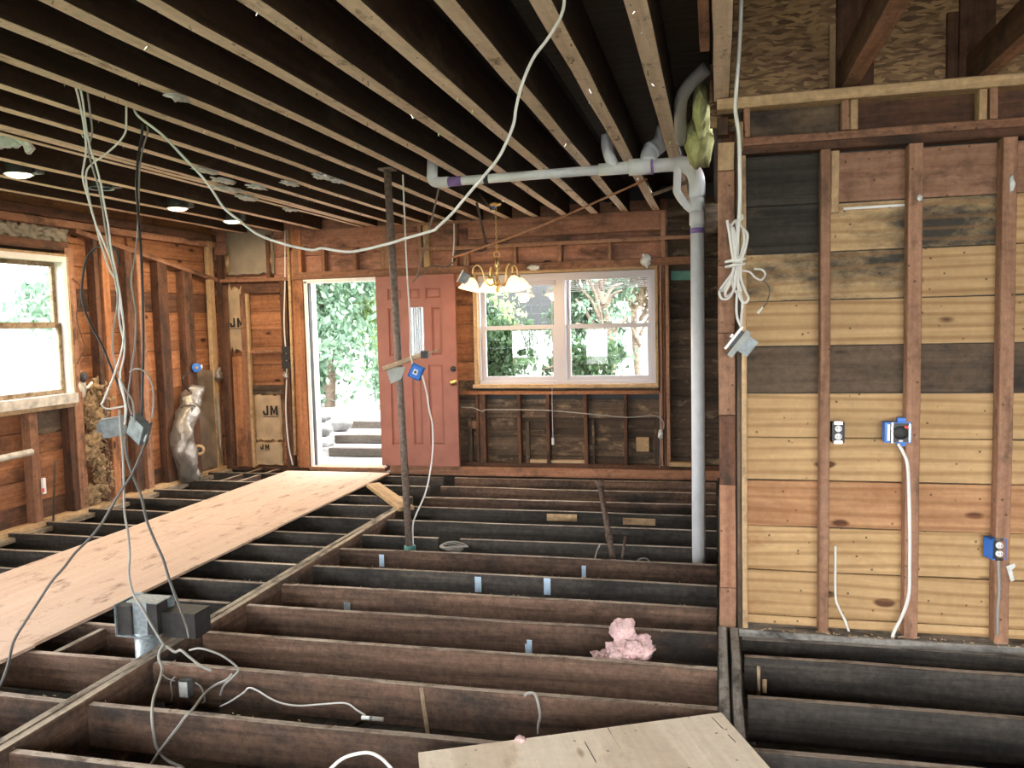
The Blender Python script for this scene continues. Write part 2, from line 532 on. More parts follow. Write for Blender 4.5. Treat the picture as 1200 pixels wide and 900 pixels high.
def board(name, p0, p1, h, t, mat, parent=None, up=(0, 0, 1), edge=None, edge_side=1, rough_edge=0.002, seg=None, ref='center'):
    """a board from p0 to p1 (centre line); h is its size along up, t its thickness; grain along its length"""
    p0, p1 = V(p0), V(p1)
    ln = (p1 - p0).length
    R = frame(p0, p1, up)
    n = seg or max(1, min(8, int(ln / 0.45)))
    vs, fs, mi = [], [], []
    j = rough_edge
    ch = min(0.004, h * 0.12, t * 0.12)
    sec = [(-t / 2 + ch, -h / 2), (t / 2 - ch, -h / 2), (t / 2, -h / 2 + ch), (t / 2, h / 2 - ch), (t / 2 - ch, h / 2), (-t / 2 + ch, h / 2), (-t / 2, h / 2 - ch), (-t / 2, -h / 2 + ch)]
    for i in range(n + 1):
        x = -ln / 2 + ln * i / n
        dy, dz = random.uniform(-j, j), random.uniform(-j, j)
        for (a, b) in sec:
            vs.append((x, a + dy + random.uniform(-j, j) * 0.3, b + dz + random.uniform(-j, j) * 0.3))
    for i in range(n):
        for k in range(8):
            k2 = (k + 1) % 8
            fs.append((i * 8 + k, i * 8 + k2, (i + 1) * 8 + k2, (i + 1) * 8 + k))
            top = k == 4 if edge_side > 0 else k == 0
            mi.append(1 if (edge and top) else 0)
    fs.append(tuple(range(7, -1, -1))); mi.append(0)
    fs.append(tuple(n * 8 + k for k in range(8))); mi.append(0)
    me = bpy.data.meshes.new(name)
    me.from_pydata(vs, [], fs)
    for p, k in zip(me.polygons, mi):
        p.material_index = k
    me.update()
    o = link(name, me, [mat, edge] if edge else mat, parent)
    o.rotation_mode = 'QUATERNION'
    o.rotation_quaternion = R.to_quaternion()
    o.location = (p0 + p1) / 2 - parent_loc(parent)
    return o


def spline(pts, n=10):
    pts = [V(p) for p in pts]
    P = [pts[0] * 2 - pts[1]] + pts + [pts[-1] * 2 - pts[-2]]
    out = []
    for i in range(1, len(P) - 2):
        a, b, c, d = P[i - 1], P[i], P[i + 1], P[i + 2]
        for k in range(n):
            t = k / n
            out.append(0.5 * ((2 * b) + (c - a) * t + (2 * a - 5 * b + 4 * c - d) * t * t + (3 * b - a - 3 * c + d) * t ** 3))
    out.append(pts[-1])
    return out


def tube(name, pts, r, mat, parent=None, sides=8, n=8, smooth=True, straight=False):
    pp = [V(p) for p in pts] if straight else spline(pts, n)
    return MB().tube(pp, r, sides).build(name, mat, parent, smooth)


def wall_board(name, axis, depth, a0, a1, z0, z1, t, mat, parent, run='auto', **kw):
    """board lying in a wall plane; axis 'y': wall of constant Y = depth (front face), a = X; axis 'x': constant X, a = Y.
    depth is the coordinate of the board's centre in the wall's normal direction"""
    if run == 'auto':
        run = 'h' if abs(a1 - a0) > abs(z1 - z0) else 'v'
    if axis == 'y':
        if run == 'h':
            return board(name, (a0, depth, (z0 + z1) / 2), (a1, depth, (z0 + z1) / 2), z1 - z0, t, mat, parent, **kw)
        return board(name, ((a0 + a1) / 2, depth, z0), ((a0 + a1) / 2, depth, z1), abs(a1 - a0), t, mat, parent, up=(1, 0, 0), **kw)
    if run == 'h':
        return board(name, (depth, a0, (z0 + z1) / 2), (depth, a1, (z0 + z1) / 2), z1 - z0, t, mat, parent, **kw)
    return board(name, (depth, (a0 + a1) / 2, z0), (depth, (a0 + a1) / 2, z1), abs(a1 - a0), t, mat, parent, up=(0, 1, 0), **kw)


def lump(name, center, size, mat, parent=None, seed=0, sub=4, amp=0.35, freq=2.2, rot=(0, 0, 0), flat=0.0):
    bm = bmesh.new()
    bmesh.ops.create_icosphere(bm, subdivisions=sub, radius=1.0)
    o3 = V((seed * 13.7, seed * 5.1, seed * 7.3))
    for v in bm.verts:
        d = v.co.normalized()
        k = 1 + amp * noise.fractal(d * freq + o3, 0.9, 2.0, 5)
        v.co = d * max(0.3, k)
    E_ = Euler(rot).to_matrix()
    for v in bm.verts:
        v.co = E_ @ V((v.co.x * size[0], v.co.y * size[1], v.co.z * size[2]))
    me = bpy.data.meshes.new(name)
    bm.to_mesh(me); bm.free()
    o = link(name, me, mat, parent, True)
    o.location = V(center) - parent_loc(parent)
    return o


# ================================================================== THE SETTING
XL, XLS = -5.55, -5.64        # left wall: stud faces, sheathing faces
YF, YFS = 8.50, 8.59          # far wall: stud faces, sheathing faces
YR, YRS = 4.35, 4.44          # wall on the right: stud faces, sheathing faces
ZC = 2.69                     # underside of the ceiling joists
YBACK = -2.2

# ---- crawl space
bm_ = MB()
nx, ny = 60, 60
vs, fs = [], []
for i in range(nx + 1):
    for k in range(ny + 1):
        x = -6.2 + 10.4 * i / nx; y = -3 + 12.2 * k / ny
        vs.append((x, y, -0.78 + 0.09 * noise.noise(V((x * 1.3, y * 1.3, 0))) + 0.03 * noise.noise(V((x * 5, y * 5, 3)))))
for i in range(nx):
    for k in range(ny):
        a = i * (ny + 1) + k
        fs.append((a, a + ny + 1, a + ny + 2, a + 1))
bm_.add(vs, fs)
soil = bm_.build('ground', 'soil')
tag(soil, 'dark bare soil in the crawl space under the floor joists', 'ground', kind='structure')
fnd = thing('trim_1', 'dark concrete foundation around the crawl space below the walls', 'foundation', kind='structure')
for lo, hi in (((-5.9, -3, -1.0), (-5.53, 8.95, -0.21)), ((-5.9, 8.52, -1.0), (4.2, 8.95, -0.21)), ((3.9, -3, -1.0), (4.2, 8.95, -0.21)), ((-5.9, -3.1, -1.0), (4.2, -2.9, -0.21))):
    MB().box(lo, hi).build('foundation_wall', 'foundation_block', fnd)

# ---- floor: joists, beams, bridging
floor = thing('floor', 'open floor framing of dark joists with the subfloor removed', 'floor', kind='structure')
JD = 0.19
ys = [2.51, 2.918, 3.352, 3.747, 4.17, 4.575, 4.98, 5.395, 5.79, 6.28, 6.74, 7.18, 7.67, 8.12]
ys_back = [2.10, 1.69, 1.28, 0.87, 0.46, 0.05, -0.36, -0.77, -1.18, -1.59, -2.0]
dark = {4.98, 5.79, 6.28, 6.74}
for y in ys + ys_back:
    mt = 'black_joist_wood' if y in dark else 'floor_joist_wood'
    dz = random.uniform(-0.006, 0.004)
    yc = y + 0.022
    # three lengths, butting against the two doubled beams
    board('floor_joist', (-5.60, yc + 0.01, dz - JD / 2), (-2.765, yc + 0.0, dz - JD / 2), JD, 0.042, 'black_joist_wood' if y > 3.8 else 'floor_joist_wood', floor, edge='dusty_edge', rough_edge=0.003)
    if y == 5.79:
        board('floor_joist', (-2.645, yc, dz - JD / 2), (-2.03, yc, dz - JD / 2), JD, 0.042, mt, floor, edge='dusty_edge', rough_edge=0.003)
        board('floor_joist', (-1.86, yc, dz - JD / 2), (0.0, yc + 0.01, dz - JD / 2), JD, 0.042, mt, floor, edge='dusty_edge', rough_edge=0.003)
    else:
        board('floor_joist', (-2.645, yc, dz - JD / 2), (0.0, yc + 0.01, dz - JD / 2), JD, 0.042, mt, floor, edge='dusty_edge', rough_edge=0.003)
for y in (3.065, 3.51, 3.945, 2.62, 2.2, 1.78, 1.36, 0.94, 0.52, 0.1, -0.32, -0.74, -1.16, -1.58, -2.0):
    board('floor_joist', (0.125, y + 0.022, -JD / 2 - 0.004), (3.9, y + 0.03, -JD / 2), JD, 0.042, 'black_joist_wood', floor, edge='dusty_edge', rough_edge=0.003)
# joist and plates under the wall on the right
board('floor_joist', (0.125, 4.30, -0.13), (3.9, 4.31, -0.13), 0.17, 0.05, 'black_joist_wood', floor, edge='grey_beam_top', rough_edge=0.004)
# doubled beams running away from the viewer
for x0, y0, y1 in ((-2.73, -2.1, 6.72), (-2.682, -2.1, 6.74)):
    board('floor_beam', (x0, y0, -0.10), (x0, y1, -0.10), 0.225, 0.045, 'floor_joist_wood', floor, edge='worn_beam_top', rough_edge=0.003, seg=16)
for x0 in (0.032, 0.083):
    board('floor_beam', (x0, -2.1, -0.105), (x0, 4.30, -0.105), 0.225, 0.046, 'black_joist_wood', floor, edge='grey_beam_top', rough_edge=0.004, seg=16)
board('floor_beam', (0.06, 4.30, -0.11), (0.06, 8.5, -0.11), 0.20, 0.09, 'black_joist_wood', floor)
board('rim_joist', (-5.6, 8.545, -0.12), (0.1, 8.545, -0.12), 0.17, 0.05, 'black_joist_wood', floor)
# short pale patches nailed on a joist
for u0, u1, v0, v1 in ((641, 676, 602, 611), (730, 768, 607, 616)):
    a, b = at(u0, v0, y=6.735), at(u1, v1, y=6.735)
    board('patch_block', (a.x, 6.732, (a.z + b.z) / 2), (b.x, 6.732, (a.z + b.z) / 2), abs(a.z - b.z), 0.012, 'tan_stud', floor)
# blocking near the far left corner
for x in (-5.15, -4.93):
    board('blocking', (x, 7.7, -0.06), (x + 0.05, 8.5, -0.06), 0.10, 0.04, 'floor_joist_wood', floor, edge='dusty_edge')
board('blocking', (-3.26, 3.37, -0.06), (-3.26, 3.74, -0.06), 0.10, 0.04, 'floor_joist_wood', floor, edge='dusty_edge')
# pale blue metal straps nailed over joist faces
for u, v0, v1, yj, w in ((447, 650, 664, 5.395, 0.035), (560, 676, 694, 4.98, 0.042), (641, 677, 697, 4.98, 0.042), (684, 663, 676, 5.395, 0.028), (257, 708, 714, 4.575, 0.04)):
    a, b = at(u, v0, y=yj - 0.004), at(u, v1, y=yj - 0.004)
    MB().box((a.x - w / 2, yj - 0.006, b.z), (a.x + w / 2, yj - 0.002, min(a.z, -0.003))).build('strap', 'pale_blue_strap', floor)
a = at(407, 711, y=4.575)
MB().box((a.x - 0.02, 4.568, a.z - 0.03), (a.x + 0.02, 4.573, a.z + 0.03)).build('strap', 'galvanised', floor)

# ---- ceiling: joists and the panels above
ceiling = thing('ceiling', 'open ceiling of parallel wooden joists with dark panels above', 'ceiling', kind='structure')
CJ = 0.235
jx = [(-0.26, 0.084), (-0.571, 0.08), (-0.881, 0.08), (-1.186, 0.085), (-1.5, 0.082), (-1.809, 0.082), (-2.113, 0.084), (-2.425, 0.078), (-2.731, 0.08), (-3.05, 0.075), (-3.348, 0.078)]
jx += [(-3.623, 0.062), (-3.692, 0.062), (-3.764, 0.062), (-4.30, 0.085), (-4.77, 0.085), (-5.2, 0.085)]
for x, w in jx:
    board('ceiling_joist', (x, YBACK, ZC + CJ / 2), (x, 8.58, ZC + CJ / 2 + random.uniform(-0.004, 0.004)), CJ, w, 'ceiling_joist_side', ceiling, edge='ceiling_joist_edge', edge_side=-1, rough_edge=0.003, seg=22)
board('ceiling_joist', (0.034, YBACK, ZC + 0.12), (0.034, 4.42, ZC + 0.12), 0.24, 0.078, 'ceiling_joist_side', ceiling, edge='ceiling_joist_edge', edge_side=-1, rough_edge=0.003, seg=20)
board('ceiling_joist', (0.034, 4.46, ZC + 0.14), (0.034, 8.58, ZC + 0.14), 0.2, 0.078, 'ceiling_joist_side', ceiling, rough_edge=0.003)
board('nailer', (-0.034, 1.2, ZC + 0.075), (-0.034, 3.6, ZC + 0.075), 0.14, 0.04, 'red_stud', ceiling)
# panels over the joists
pw = 1.22
for i in range(5):
    x0 = -5.7 + i * pw
    for k in range(5):
        y0 = YBACK + k * 2.2
        g = (x0 > -1.0 and y0 > 1.5 and y0 < 4.5)
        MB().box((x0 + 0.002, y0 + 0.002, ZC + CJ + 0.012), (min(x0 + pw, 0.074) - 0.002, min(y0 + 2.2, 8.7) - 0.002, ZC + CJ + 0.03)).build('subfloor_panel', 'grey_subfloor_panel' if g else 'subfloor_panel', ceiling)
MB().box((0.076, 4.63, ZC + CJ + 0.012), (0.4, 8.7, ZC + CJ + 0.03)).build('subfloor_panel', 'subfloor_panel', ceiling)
MB().box((-5.85, YBACK - 0.1, ZC + CJ + 0.032), (0.074, 8.75, ZC + CJ + 0.045)).build('sky_block_sheet', 'black_rubber', ceiling)  # unseen sheet added above the panels so no sky shows through their seams
# ceiling over the right-hand bay: joists, OSB end panels, roof deck
for x in (0.64, 1.243, 1.846, 2.45, 3.05):
    board('ceiling_joist', (x, YBACK, ZC + 0.10), (x, 4.58, ZC + 0.085), 0.15, 0.082, 'brown_stud', ceiling, edge='pink_stud', edge_side=-1, seg=12)
for x0, x1 in ((-0.02, 0.60), (0.605, 1.21), (1.215, 1.82), (1.825, 3.9)):
    MB().box((x0, 4.60, 2.60), (x1 + 0.006, 4.612 , 3.36)).build('end_panel', 'osb', ceiling)
for x, w, mt in ((0.585, 0.03, 'tan_stud'), (1.14, 0.05, 'brown_stud')):
    wall_board('upright', 'y', 4.58, x - w / 2, x + w / 2, 2.70, 3.06, 0.03, mt, ceiling)
wall_board('web_panel', 'y', 4.585, 0.605, 0.78, 2.7, 3.33, 0.02, 'brown_stud', ceiling, run='v')
wall_board('web_panel', 'y', 4.585, 1.17, 1.33, 2.7, 3.33, 0.02, 'brown_stud', ceiling, run='v')
for k in range(3):
    MB().box((0.0, YBACK + k * 2.3, 3.35), (3.95, YBACK + (k + 1) * 2.3 - 0.004, 3.37)).build('roof_deck', 'subfloor_panel', ceiling)
MB().box((-0.02, YBACK, 2.93), (0.0, 4.6, 3.36)).build('roof_curb', 'subfloor_panel', ceiling)
# bent nails left in the joist edges
nb = MB()
for x, w in jx[:11]:
    for k in range(16):
        p = V((x + random.uniform(-w, w) * 0.35, random.uniform(1.8, 8.2), ZC - 0.004))
        q = p + V((random.uniform(-.01, .01), random.uniform(-.01, .01), -random.uniform(0.008, 0.022)))
        nb.tube([p, q], 0.0022, 5)
tag(nb.build('nails', 'nickel', ceiling), 'small bent nails in the joist edges', kind='stuff')
# torn paper and plaster left on the left joists
for i, (u, v, sz) in enumerate(((377, 207, 0.05), (395, 212, 0.04), (340, 215, 0.045), (300, 219, 0.05), (240, 200, 0.05), (268, 222, 0.07), (290, 232, 0.06), (340, 246, 0.04), (262, 212, 0.05), (207, 114, 0.03))):
    p = at(u, v, z=ZC - 0.012)
    lump('paper_scrap', p, (sz, sz * 2.2, 0.012), 'plaster_scrap', ceiling, seed=i, sub=3, amp=0.8, freq=2.5)

# ---- far wall
wf = thing('wall_far', 'stripped far wall of studs and plank sheathing with the doorway and double window', 'wall', kind='structure')


def fx(u, v=400, y=YF):
    return at(u, v, y=y).x


def fz(u, v, y=YF):
    return at(u, v, y=y).z


DX0, DX1, DZ0, DZ1 = -4.44, -3.57, 0.03, 2.11      # door opening
WX0, WX1, WZ0, WZ1 = -2.475, -0.59, 0.945, 2.10    # window opening
row = 0.203
for k in range(14):
    z0, z1 = -0.03 + k * row, -0.03 + (k + 1) * row - 0.004
    if z0 > 2.72:
        continue
    segs = [(-5.7, 0.12)]
    def cut(segs, a, b):
        out = []
        for s, e in segs:
            if b <= s or a >= e:
                out.append((s, e)); continue
            if s < a: out.append((s, a))
            if b < e: out.append((b, e))
        return out
    if z1 > DZ0 and z0 < DZ1:
        segs = cut(segs, DX0 - 0.02, DX1 + 0.02)
    if z1 > WZ0 and z0 < WZ1:
        segs = cut(segs, WX0 - 0.01, WX1 + 0.01)
    segs2 = []
    for s, e in segs:
        if s < -3.5 < e:
            segs2 += [(s, -3.5), (-3.5, e)]
        else:
            segs2.append((s, e))
    segs3 = []
    for s, e in segs2:
        if s < -0.46 < e:
            segs3 += [(s, -0.46), (-0.46, e)]
        else:
            segs3.append((s, e))
    for s, e in segs3:
        mid = (s + e) / 2
        if s >= -0.47:
            mt = 'sooty_sheathing'
        elif z0 < 0.80 and mid > -3.4:
            mt = 'sooty_sheathing'
        elif z0 > 2.0:
            mt = 'red_sheathing'
        elif mid < -3.5:
            mt = 'orange_sheathing'
        else:
            mt = 'orange_sheathing'
        a0, a1 = z0, z1
        if mid < DX1 and mid > DX0 and z0 < DZ1 < z1:
            a0 = DZ1
        if mid < WX1 and mid > WX0 and z0 < WZ1 < z1:
            a0 = WZ1
        if mid < WX1 and mid > WX0 and z0 < WZ0 < z1:
            a1 = WZ0
        if a1 - a0 > 0.02:
            wall_board('sheathing_plank', 'y', YFS + 0.011 + random.uniform(0, 0.004), s + 0.002, e - 0.002, a0, a1, 0.022, mt, wf)
SD = 0.089
ymid = YF + SD / 2


def stud(x0, x1, z0, z1, mt='red_stud', d=SD, name='stud', y=None):
    return wall_board(name, 'y', (y if y is not None else YF + d / 2), x0, x1, z0, z1, d, mt, wf)


# plates and long horizontal members
wall_board('bottom_plate', 'y', YF + 0.045, -5.62, DX0 - 0.06, -0.035, 0.01, 0.09, 'brown_stud', wf)
wall_board('bottom_plate', 'y', YF + 0.045, DX1 + 0.06, 0.1, -0.045, 0.055, 0.10, 'red_stud', wf)
wall_board('bottom_plate', 'y', YF + 0.06, DX1 + 0.06, 0.1, 0.057, 0.10, 0.07, 'brown_stud', wf)
wall_board('header_beam', 'y', YF + 0.04, fx(548, 260), fx(779, 260), 2.49, 2.685, 0.07, 'red_sheathing', wf)
wall_board('header_beam', 'y', YF + 0.05, fx(343, 280), fx(449, 280), 2.47, 2.685, 0.05, 'red_sheathing', wf)
wall_board('top_plate', 'y', YF + 0.04, fx(488, 288), fx(812, 288), 2.385, 2.425, 0.09, 'pink_stud', wf)
wall_board('top_plate', 'y', YF + 0.04, fx(482, 262), fx(552, 262), 2.66, 2.69, 0.09, 'pink_stud', wf)
wall_board('lintel', 'y', YF + 0.03, fx(345, 322), fx(812, 310), 2.135, 2.215, 0.08, 'red_stud', wf)
wall_board('lintel', 'y', YF + 0.03, fx(258, 325), fx(345, 325), 2.13, 2.17, 0.08, 'red_stud', wf)
wall_board('lintel', 'y', YF + 0.06, fx(258, 332), fx(330, 332), 2.0, 2.125, 0.04, 'brown_stud', wf)
# uprights beside and above the door
stud(fx(344), fx(357), 0.0, 2.69, 'orange_sheathing')
stud(fx(330), fx(338), 0.0, 2.13, 'brown_stud')
stud(fx(283), fx(289), 0.0, 2.0, 'red_stud')
stud(fx(289), fx(292), 0.0, 2.0, 'tan_stud', d=0.05)
stud(fx(258), fx(264), 0.0, 2.45, 'brown_stud', d=0.06)
stud(fx(264), fx(268), 0.0, 2.1, 'brown_stud')
stud(fx(316), fx(320), 2.17, 2.65, 'brown_stud')
for u0, u1 in ((344, 349), (376, 380), (413, 418), (446, 452)):
    stud(fx(u0, 300), fx(u1, 300), 2.215, 2.47, 'pink_stud' if u0 in (344, 446) else 'red_stud', name='cripple_stud')
wall_board('block', 'y', YF + 0.04, fx(291), fx(329), fz(310, 414), fz(310, 410), 0.06, 'red_stud', wf)
wall_board('block', 'y', YF + 0.05, fx(291), fx(329), fz(310, 462), fz(310, 452), 0.06, 'sooty_sheathing', wf)
wall_board('block', 'y', YF + 0.045, fx(270), fx(287), 0.0, fz(278, 418), 0.06, 'orange_sheathing', wf, run='v')
# cripples above the window and the door leaf
for u0, u1 in ((490, 494), (496, 503), (532, 536), (543, 549), (601, 605), (653, 658), (712, 716), (774, 780)):
    z1 = 2.66 if u0 < 540 or u0 > 770 else 2.385
    stud(fx(u0, 300), fx(u1, 300), 2.215, z1, 'pink_stud' if u0 != 496 else 'tan_stud', name='cripple_stud')
stud(fx(449, 290), fx(455, 290), 2.2, 2.69, 'pink_stud', name='cripple_stud')
# sill plate, jacks and cripples below the window
wall_board('rough_sill', 'y', YF + 0.04, fx(540, 460), fx(772, 460), 0.835, 0.875, 0.09, 'orange_sheathing', wf)
wall_board('rough_sill', 'y', YF + 0.05, fx(585, 455), fx(771, 455), 0.878, 0.905, 0.06, 'sooty_sheathing', wf)
wall_board('sill_board', 'y', YF + 0.02, fx(555, 452), fx(771, 452), 0.905, 0.945, 0.10, 'tan_stud', wf)
wall_board('side_casing', 'y', YF + 0.02, fx(555.5), fx(560.5), 0.945, 2.14, 0.08, 'tan_stud', wf)
wall_board('side_casing', 'y', YF + 0.02, fx(768.5), fx(771.5), 0.905, 2.13, 0.08, 'tan_stud', wf)
wall_board('head_casing', 'y', YF + 0.02, fx(556, 320), fx(771, 316), 2.105, 2.135, 0.08, 'tan_stud', wf)
for u0, u1, d in ((773, 776, 0.089), (777, 779.5, 0.07), (780, 784.5, 0.089)):
    stud(fx(u0), fx(u1), 0.1, 2.14, 'brown_stud' if u0 == 777 else 'pink_stud', d=d)
stud(fx(811), fx(817), 0.1, 2.66, 'brown_stud')
for u0, u1 in ((562, 569), (606, 610), (640, 644), (684, 688.5), (731, 735), (558, 561)):
    stud(fx(u0, 500), fx(u1, 500), 0.10, 0.835, 'brown_stud', name='cripple_stud')
for u0, u1, v0, v1 in ((693, 696, 493, 545), (614, 619, 495, 546), (766, 772, 488, 545), (547, 552, 490, 545)):
    stud(fx(u0, 500), fx(u1, 500), max(0.1, fz(u0, v1)), fz(u0, v0), 'sooty_sheathing', d=0.05, name='cripple_stud', y=YF + 0.06)
wall_board('green_backer', 'y', YF + 0.07, fx(786, 320), fx(812, 320), fz(800, 328), fz(800, 317), 0.03, 'green_board', wf)
wall_board('green_backer', 'y', YF + 0.05, fx(786, 552), fx(812, 552), fz(800, 555), fz(800, 548), 0.03, 'green_board', wf)
wall_board('block', 'y', YF + 0.04, fx(784, 545), fx(812, 545), fz(800, 547), fz(800, 542), 0.08, 'tan_stud', wf)
wall_board('block', 'y', YF + 0.07, fx(615), fx(684), 0.10, 0.135, 0.05, 'paper_facing', wf)
wall_board('block', 'y', YF + 0.06, fx(745, 520), fx(760, 520), fz(750, 530), fz(750, 513), 0.03, 'tan_stud', wf, run='h')
wall_board('block', 'y', YF + 0.06, fx(552, 500), fx(563, 500), fz(557, 503), fz(557, 494), 0.03, 'red_stud', wf, run='h')

# ---- door: frame, leaf
fr = thing('trim_2', 'white frame lining the open doorway to the garden', 'door frame', kind='structure', loc=(-4.0, YF, 0))
MB().box((DX0 - 0.015, YF - 0.03, 0.0), (DX0 + 0.02, YFS + 0.05, DZ1)).build('jamb', 'white_paint', fr)
MB().box((DX0 + 0.02, YF + 0.03, 0.0), (DX0 + 0.045, YFS + 0.05, DZ1 - 0.02)).build('door_stop', 'white_paint', fr)
MB().box((DX0 + 0.022, YF - 0.005, 0.04), (DX0 + 0.034, YF + 0.03, DZ1 - 0.02)).build('weatherstrip', 'dark_plastic', fr)
MB().box((DX1 - 0.02, YF - 0.0, 0.0), (DX1 + 0.015, YFS + 0.05, DZ1)).build('jamb', 'white_paint', fr)
MB().box((DX0 - 0.02, YF - 0.03, DZ1 - 0.02), (DX1 + 0.02, YFS + 0.05, DZ1 + 0.02)).build('head_jamb', 'white_paint', fr)
MB().box((DX0 - 0.02, YF - 0.06, -0.01), (DX1 + 0.02, YFS + 0.08, 0.03)).build('threshold', 'red_stud', fr)

LX0, LX1, LY, LZ0, LZ1 = -3.555, -2.665, 8.40, 0.075, 2.125
leaf = thing('door_1', 'faded red panelled door leaf swung back flat against the far wall', 'door', kind='structure', loc=((LX0 + LX1) / 2, LY, LZ0))


def lz(f):
    return LZ1 - f * (LZ1 - LZ0)


def lxx(f):
    return LX0 + f * (LX1 - LX0)


# fractions over the leaf: columns and rows of recessed panels
cells = [(0.15, 0.33, 0.065, 0.125), (0.42, 0.565, 0.065, 0.125), (0.63, 0.83, 0.065, 0.125),
         (0.15, 0.31, 0.165, 0.42), (0.70, 0.83, 0.165, 0.42),
         (0.15, 0.30, 0.465, 0.89), (0.43, 0.555, 0.465, 0.89), (0.64, 0.83, 0.465, 0.89)]
glasscell = (0.42, 0.60, 0.165, 0.42)
xs_ = sorted({0, 1} | {c[0] for c in cells + [glasscell]} | {c[1] for c in cells + [glasscell]})
zs_ = sorted({0, 1} | {c[2] for c in cells + [glasscell]} | {c[3] for c in cells + [glasscell]})
slab = MB()
for i in range(len(xs_) - 1):
    for k in range(len(zs_) - 1):
        cx_, cz_ = (xs_[i] + xs_[i + 1]) / 2, (zs_[k] + zs_[k + 1]) / 2
        ing = glasscell[0] < cx_ < glasscell[1] and glasscell[2] < cz_ < glasscell[3]
        inc = any(c[0] < cx_ < c[1] and c[2] < cz_ < c[3] for c in cells)
        if ing or inc:
            continue
        slab.box((lxx(xs_[i]), LY - 0.022, lz(zs_[k + 1])), (lxx(xs_[i + 1]), LY + 0.022, lz(zs_[k])))
slab.build('door_slab', 'red_door_paint', leaf)
for c in cells:
    x0, x1, z1, z0 = lxx(c[0]), lxx(c[1]), lz(c[2]), lz(c[3])
    pm = MB()
    pm.box((x0, LY - 0.006, z0), (x1, LY + 0.006, z1))
    b = 0.028
    pts0 = [(x0 + 0.012, LY - 0.006, z0 + 0.012), (x1 - 0.012, LY - 0.006, z0 + 0.012), (x1 - 0.012, LY - 0.006, z1 - 0.012), (x0 + 0.012, LY - 0.006, z1 - 0.012)]
    pts1 = [(x0 + b, LY - 0.016, z0 + b), (x1 - b, LY - 0.016, z0 + b), (x1 - b, LY - 0.016, z1 - b), (x0 + b, LY - 0.016, z1 - b)]
    pm.add(pts0 + pts1, [(0, 1, 5, 4), (1, 2, 6, 5), (2, 3, 7, 6), (3, 0, 4, 7), (4, 5, 6, 7)])
    pm.build('door_panel', 'red_door_paint', leaf)
x0, x1, z1, z0 = lxx(glasscell[0]), lxx(glasscell[1]), lz(glasscell[2]), lz(glasscell[3])
gp = MB().box((x0, LY - 0.004, z0), (x1, LY + 0.004, z1)).build('glass_pane', 'hazy_window_glass', leaf)
gb = MB()
for f in (0.0, 0.26, 0.42, 0.58, 0.74, 1.0):
    xx = x0 + (x1 - x0) * f
    gb.box((xx - 0.004, LY - 0.008, z0), (xx + 0.004, LY + 0.008, z1))
for f in (0.2, 0.35, 0.5, 0.65, 0.8):
    zz = z0 + (z1 - z0) * f
    gb.box((x0 + 0.42 * (x1 - x0), LY - 0.007, zz - 0.006), (x0 + 0.58 * (x1 - x0), LY + 0.007, zz + 0.006))
gb.build('leaded_came', 'galvanised', leaf)
kx = fx(532, 430, LY)
ry = Matrix.Rotation(math.pi / 2, 4, 'X')
zk = at(531, 432, y=LY).z
MB().lathe([(0.0, 0.03), (0.026, 0.03), (0.03, 0.012), (0.03, 0.0)], Matrix.Translation((kx, LY - 0.022, zk)) @ ry, 16).build('deadbolt', 'black_rubber', leaf, True)
zk = at(531, 447.5, y=LY).z
MB().lathe([(0.0, 0.085), (0.02, 0.083), (0.032, 0.066), (0.028, 0.048), (0.012, 0.036), (0.012, 0.012), (0.034, 0.01), (0.036, 0.0)], Matrix.Translation((kx, LY - 0.022, zk)) @ ry, 18).build('door_knob', 'brass', leaf, True)


# ---- windows
def sash(parent, axis, depth, a0, a1, z0, z1, w, t, mat, glassmat, gname='pane'):
    m_ = MB()
    def bx(p0, p1, q0, q1, mb, th):
        if axis == 'y':
            mb.box((p0, depth - th / 2, q0), (p1, depth + th / 2, q1))
        else:
            mb.box((depth - th / 2, p0, q0), (depth + th / 2, p1, q1))
    bx(a0, a0 + w, z0, z1, m_, t); bx(a1 - w, a1, z0, z1, m_, t)
    bx(a0 + w, a1 - w, z0, z0 + w, m_, t); bx(a0 + w, a1 - w, z1 - w, z1, m_, t)
    s = m_.build('sash', mat, parent)
    g = MB(); bx(a0 + w * 0.8, a1 - w * 0.8, z0 + w * 0.8, z1 - w * 0.8, g, 0.004)
    g.build(gname, glassmat, s)
    return s


